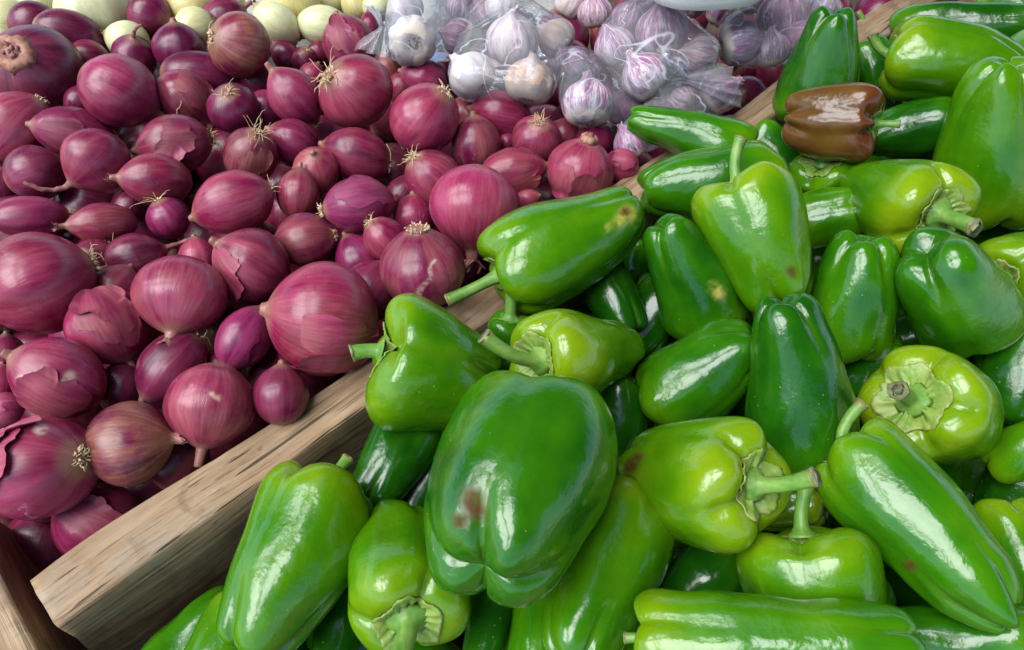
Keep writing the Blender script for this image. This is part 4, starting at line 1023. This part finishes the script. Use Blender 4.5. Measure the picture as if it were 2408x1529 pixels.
def pale_thing(e, seed):
    Rm = e['d']*e['sc']*e['k']/2; R, pos, lr = e['R'], e['pos'], e['lr']
    P, t = onion_shape(Rm, lr, seed, .55, .68, .04, .12, .14, 48, 48); V, F = closed_grid(P, flip=True); WV = V @ R.T + pos; low = WV[:, 2].min()
    root = base_empty('pale_onion', pos, low, e['label'], 'onion', 'pale onions behind the red ones'); MM = m4(R, pos - np.array([pos[0], pos[1], low]))
    link('bulb', mesh_of('bulb', V, F, M['pale'], dict(t=np.r_[t.ravel(), 0, t[-1, 0]])), root, MM, (e['yel'], e['gre'], .5))
    link('root_tuft', hairs(Rm, -lr*Rm, 8, .08, seed, spread=.15).mesh('root_tuft', M['root']), root, MM)
    link('dry_neck', fray(Rm, P[-1, :, 2].mean(), .11*Rm, seed, 6, .16).mesh('dry_neck', M['groot']), root, MM)

def garlic_shape(Rm, seed, nu=64, nv=48):
    R = np.random.RandomState(seed); n = R.randint(8, 12)
    prof = [(0, -.66), (.14, -.67), (.26, -.72), (.45, -.76), (.70, -.66), (.90, -.42), (1.0, -.08), (.95, .25), (.78, .52), (.55, .72), (.34, .86), (.23, .98), (.18, 1.08), (.16, 1.15), (0, 1.16)]
    p = catmull(prof, nv); r, z = np.maximum(p[:, 0], 0), p[:, 1]; th = np.linspace(0, 2*math.pi, nu, endpoint=False)
    g = np.sort((np.arange(n) + R.uniform(-.28, .28, n)) * 2*math.pi/n); dm = np.abs((th[:, None] - g + math.pi) % (2*math.pi) - math.pi).min(1)
    G = np.exp(-(dm/.13)**2); wv = np.exp(-((z + .1)/.55)**2)
    rr = Rm*r[:, None]*(1 - .075*G[None]*wv[:, None])
    P = np.stack([rr*np.cos(th), rr*np.sin(th), Rm*z[:, None]*np.ones((1, nu))], -1)
    P *= (1 + .03*noise3(P/Rm, seed, 2.2) + .008*noise3(P/Rm, seed + 1, 7))[..., None]
    q = np.clip(z - .7, 0, 1)[:, None]; P[..., 0] += Rm*R.uniform(-.4, .4)*q**1.5; P[..., 1] += Rm*R.uniform(-.4, .4)*q**1.5
    return P, np.repeat(((z + .66)/1.6)[:, None], nu, 1)

def garlic_thing(e, seed):
    Rm = e['d']*e['sc']*e['k']/2; R, pos = e['R'], e['pos']
    P, t = garlic_shape(Rm, seed); V, F = closed_grid(P, flip=True); WV = V @ R.T + pos; low = WV[:, 2].min(); e['WV'] = WV
    root = base_empty('garlic_bulb', pos, low, e['label'], 'garlic', 'garlic bulbs in clear bags'); MM = m4(R, pos - np.array([pos[0], pos[1], low]))
    link('bulb', mesh_of('bulb', V, F, M['garlic'], dict(t=np.r_[t.ravel(), 0, 1])), root, MM, (e['pur'] + (.14 if e['pur'] > .4 else .05), e['tan'], .5))
    A = hairs(Rm, -.71*Rm, 70, .10, seed, spread=.33, stubs=70); link('root_tuft', A.mesh('root_tuft', M['groot']), root, MM)
    tc = P[-3].mean(0); A = fray(Rm, P[-1, :, 2].mean(), .13*Rm, seed, 7, .14); A.V = [v + np.array([tc[0], tc[1], 0]) for v in A.V]
    link('cut_stalk', A.mesh('cut_stalk', M['gneck']), root, MM)

for i, e in enumerate(PEP): pepper_thing(e, 100 + i)
for i, e in enumerate(ONI): onion_thing(e, 300 + i)
for i, e in enumerate(PALE): pale_thing(e, 500 + i)
for i, e in enumerate(GAR): garlic_thing(e, 600 + i)

# ------------------------------------------------------------------ clear bags round the garlic
import bmesh
def bag(idx, label, knot, tail, seed):
    pts = np.vstack([e['WV'][::5] for e in GAR if e['bag'] == idx]); c = pts.mean(0)
    pts = c + (pts - c) * 1.03
    kp = at(*knot) if knot else None
    bm = bmesh.new()
    for p in pts: bm.verts.new(p)
    if kp is not None: bm.verts.new(kp)
    r = bmesh.ops.convex_hull(bm, input=list(bm.verts))
    bmesh.ops.delete(bm, geom=[v for v in bm.verts if not v.link_faces], context='VERTS')
    bmesh.ops.remove_doubles(bm, verts=list(bm.verts), dist=.006)
    bmesh.ops.triangulate(bm, faces=list(bm.faces))
    for _ in range(3):
        long_ = [ed for ed in bm.edges if ed.calc_length() > .008]
        if not long_: break
        bmesh.ops.subdivide_edges(bm, edges=long_, cuts=1, use_grid_fill=False); bmesh.ops.triangulate(bm, faces=list(bm.faces))
    bm.normal_update()
    for _ in range(2): bmesh.ops.smooth_vert(bm, verts=list(bm.verts), factor=.4, use_axis_x=True, use_axis_y=True, use_axis_z=True)
    bm.normal_update()
    co = np.array([v.co for v in bm.verts]); n1 = noise3(co, seed, 170); n2 = noise3(co, seed + 1, 420)
    for v, a, b in zip(bm.verts, n1, n2): v.co += v.normal * (.0012*(abs(a) - .5) + .0003*b)
    me = bpy.data.meshes.new('film'); bm.to_mesh(me); bm.free(); me.materials.append(M['film'])
    me.polygons.foreach_set('use_smooth', [True]*len(me.polygons))
    low = min(v.co.z for v in me.vertices)
    root = thing('plastic_bag', (float(c[0]), float(c[1]), low), label, 'bag', 'clear bags of garlic')
    link('film', me, root, Matrix.Translation((-float(c[0]), -float(c[1]), -low)))
    if knot:
        # gathered neck and loose tail
        tp = at(*tail); ax = unit(tp - kp); A = Acc(); nu = 40; th = np.linspace(0, 2*math.pi, nu, endpoint=False); g = np.random.RandomState(seed)
        X = unit(np.cross(ax, (0, 0, 1))); Y = np.cross(ax, X); ln = np.linalg.norm(tp - kp); rings = []
        pl = 1 + .35*np.cos(9*th + g.uniform(0, 6)) + .2*np.cos(14*th)
        for q, rr in ((-.45, .016), (-.2, .008), (0, .0045), (.12, .004), (.3, .007), (.6, .013), (.85, .017), (1.0, .018)):
            r_ = rr*pl*(1 + .05*g.normal(size=nu)*abs(q)); sy = .45 if q > .1 else 1
            rings.append(kp + ax*ln*q + np.outer(r_*np.cos(th), X) + np.outer(r_*np.sin(th)*sy, Y) + ax*.0015*g.normal(size=nu)[:, None]*max(0, q))
        rings = np.array(rings) - np.array(root.location); rings = np.stack([catmull(rings[:, c_], 30) for c_ in range(nu)], 1)
        A.add(rings, grid_faces(len(rings), nu)); link('twisted_neck', A.mesh('twisted_neck', M['film']), root)
bag(0, 'leftmost clear plastic bag with white garlic, gathered at its left', (905, 60, .03), (890, 130, .012), 11)
bag(1, 'second clear bag, with the tan and white garlic, drooping over the onions', None, None, 12)
bag(2, 'clear film round the bluish garlic in front of the others', None, None, 13)
bag(3, 'knotted clear bag of purple garlic in the middle, its twist facing the viewer', (1600, 185, .034), (1715, 196, .022), 14)
bag(4, 'right hand clear bag of purple garlic beside the rail', None, None, 15)
bag(5, 'low clear bag of garlic squeezed against the rail under the knot', None, None, 16)

# ------------------------------------------------------------------ foam tray of red fruit on the garlic
def tray():
    c = at(1648, -22, .066); n = 72; th = np.linspace(0, 2*math.pi, n, endpoint=False)
    sx, sy = .052, .048
    def ring(k, z): 
        x = np.sign(np.cos(th))*np.abs(np.cos(th))**.75*sx*k; y = np.sign(np.sin(th))*np.abs(np.sin(th))**.75*sy*k
        return np.stack([x, y, np.full(n, z)], -1)
    rings = [ring(.70, 0), ring(.80, .001), ring(.88, .008), ring(.95, .017), ring(1.03, .0195), ring(1.05, .021), ring(1.03, .0225), ring(.95, .021), ring(.86, .012), ring(.78, .004), ring(.3, .004)]
    V, F = closed_grid(np.array(rings), flip=True)
    o = link('foam_tray', mesh_of('foam_tray', V, F, M['foam'])); o.location = c; o.rotation_euler = (math.radians(-8), 0, .1)
    tag(o, 'white foam tray of red fruit resting on the garlic bags at the top', 'tray')
    k = 0
    for (x, y, r) in ((-.020, -.022, .0135), (.006, -.025, .014), (.027, -.016, .012), (-.026, .004, .013), (.0, .0, .014), (.026, .010, .013), (-.012, .025, .013), (.014, .027, .013)):
        P, t = onion_shape(r, .92, 900 + k, .5, .5, 0, .1, .1, 24, 20); V, F = closed_grid(P, flip=True)
        f = link('red_fruit', mesh_of('red_fruit', V, F, M['red'])); f.location = c + np.array([x, y, .004 + r*.95 - y*.14]); f.rotation_euler = (k, k*2, 0)
        tag(f, 'small red fruit in the white foam tray at the top edge', 'fruit', 'red fruit in the foam tray'); k += 1
tray()

# ------------------------------------------------------------------ loose produce under and around the heap
pp = []
for i in range(5):
    P, t, g, ctr = pepper_shape(.066, .088, 800 + i, (20 + 10*i, 140, 262), .78, 1.0, 0, 1, nu=40, nv=36)
    V, F = closed_grid(P); pp.append(mesh_of('pepper_body', V, F, M['pepper'], dict(t=np.r_[t.ravel(), 0, 1], groove=np.r_[g.ravel(), 0, 0], scar=np.zeros(len(V)), pale=np.zeros(len(V)))))
po = []
for i in range(5):
    P, t = onion_shape(.024, 1.05, 850 + i, nu=36, nv=36); V, F = closed_grid(P, flip=True); po.append(mesh_of('onion_bulb', V, F, M['onion'], dict(t=np.r_[t.ravel(), 0, 1])))
for i, e in enumerate(FILL):
    g = np.random.RandomState(5000 + i); pe = e['kind'] == 'fill_pepper'
    s = e['r'] / (.033 if pe else .024)
    o = link('bell_pepper' if pe else 'red_onion', (pp if pe else po)[i % 5]); Mx = m4(e['R'] * s, e['pos']); o.matrix_world = Mx
    o.color = (g.uniform(.15, .5), 0, g.uniform(0, 1), 1) if pe else (g.uniform(.3, .8), g.uniform(0, .3), g.uniform(.25, .5), 1)
    if e['p0'][2] > -.03: tag(o, 'green pepper at the rim of the heap, past the edge of the picture' if pe else 'red onion at the rim of the heap, past the edge of the picture', 'pepper' if pe else 'onion', 'peppers past the picture edge' if pe else 'onions past the picture edge')
    elif pe: tag(o, 'green pepper of the lower layer, mostly hidden under the others in the crate', 'pepper', 'peppers low in the crate')
    else: tag(o, 'dark red onion low in the heap, mostly hidden under the others', 'onion', 'onions low in the heap')
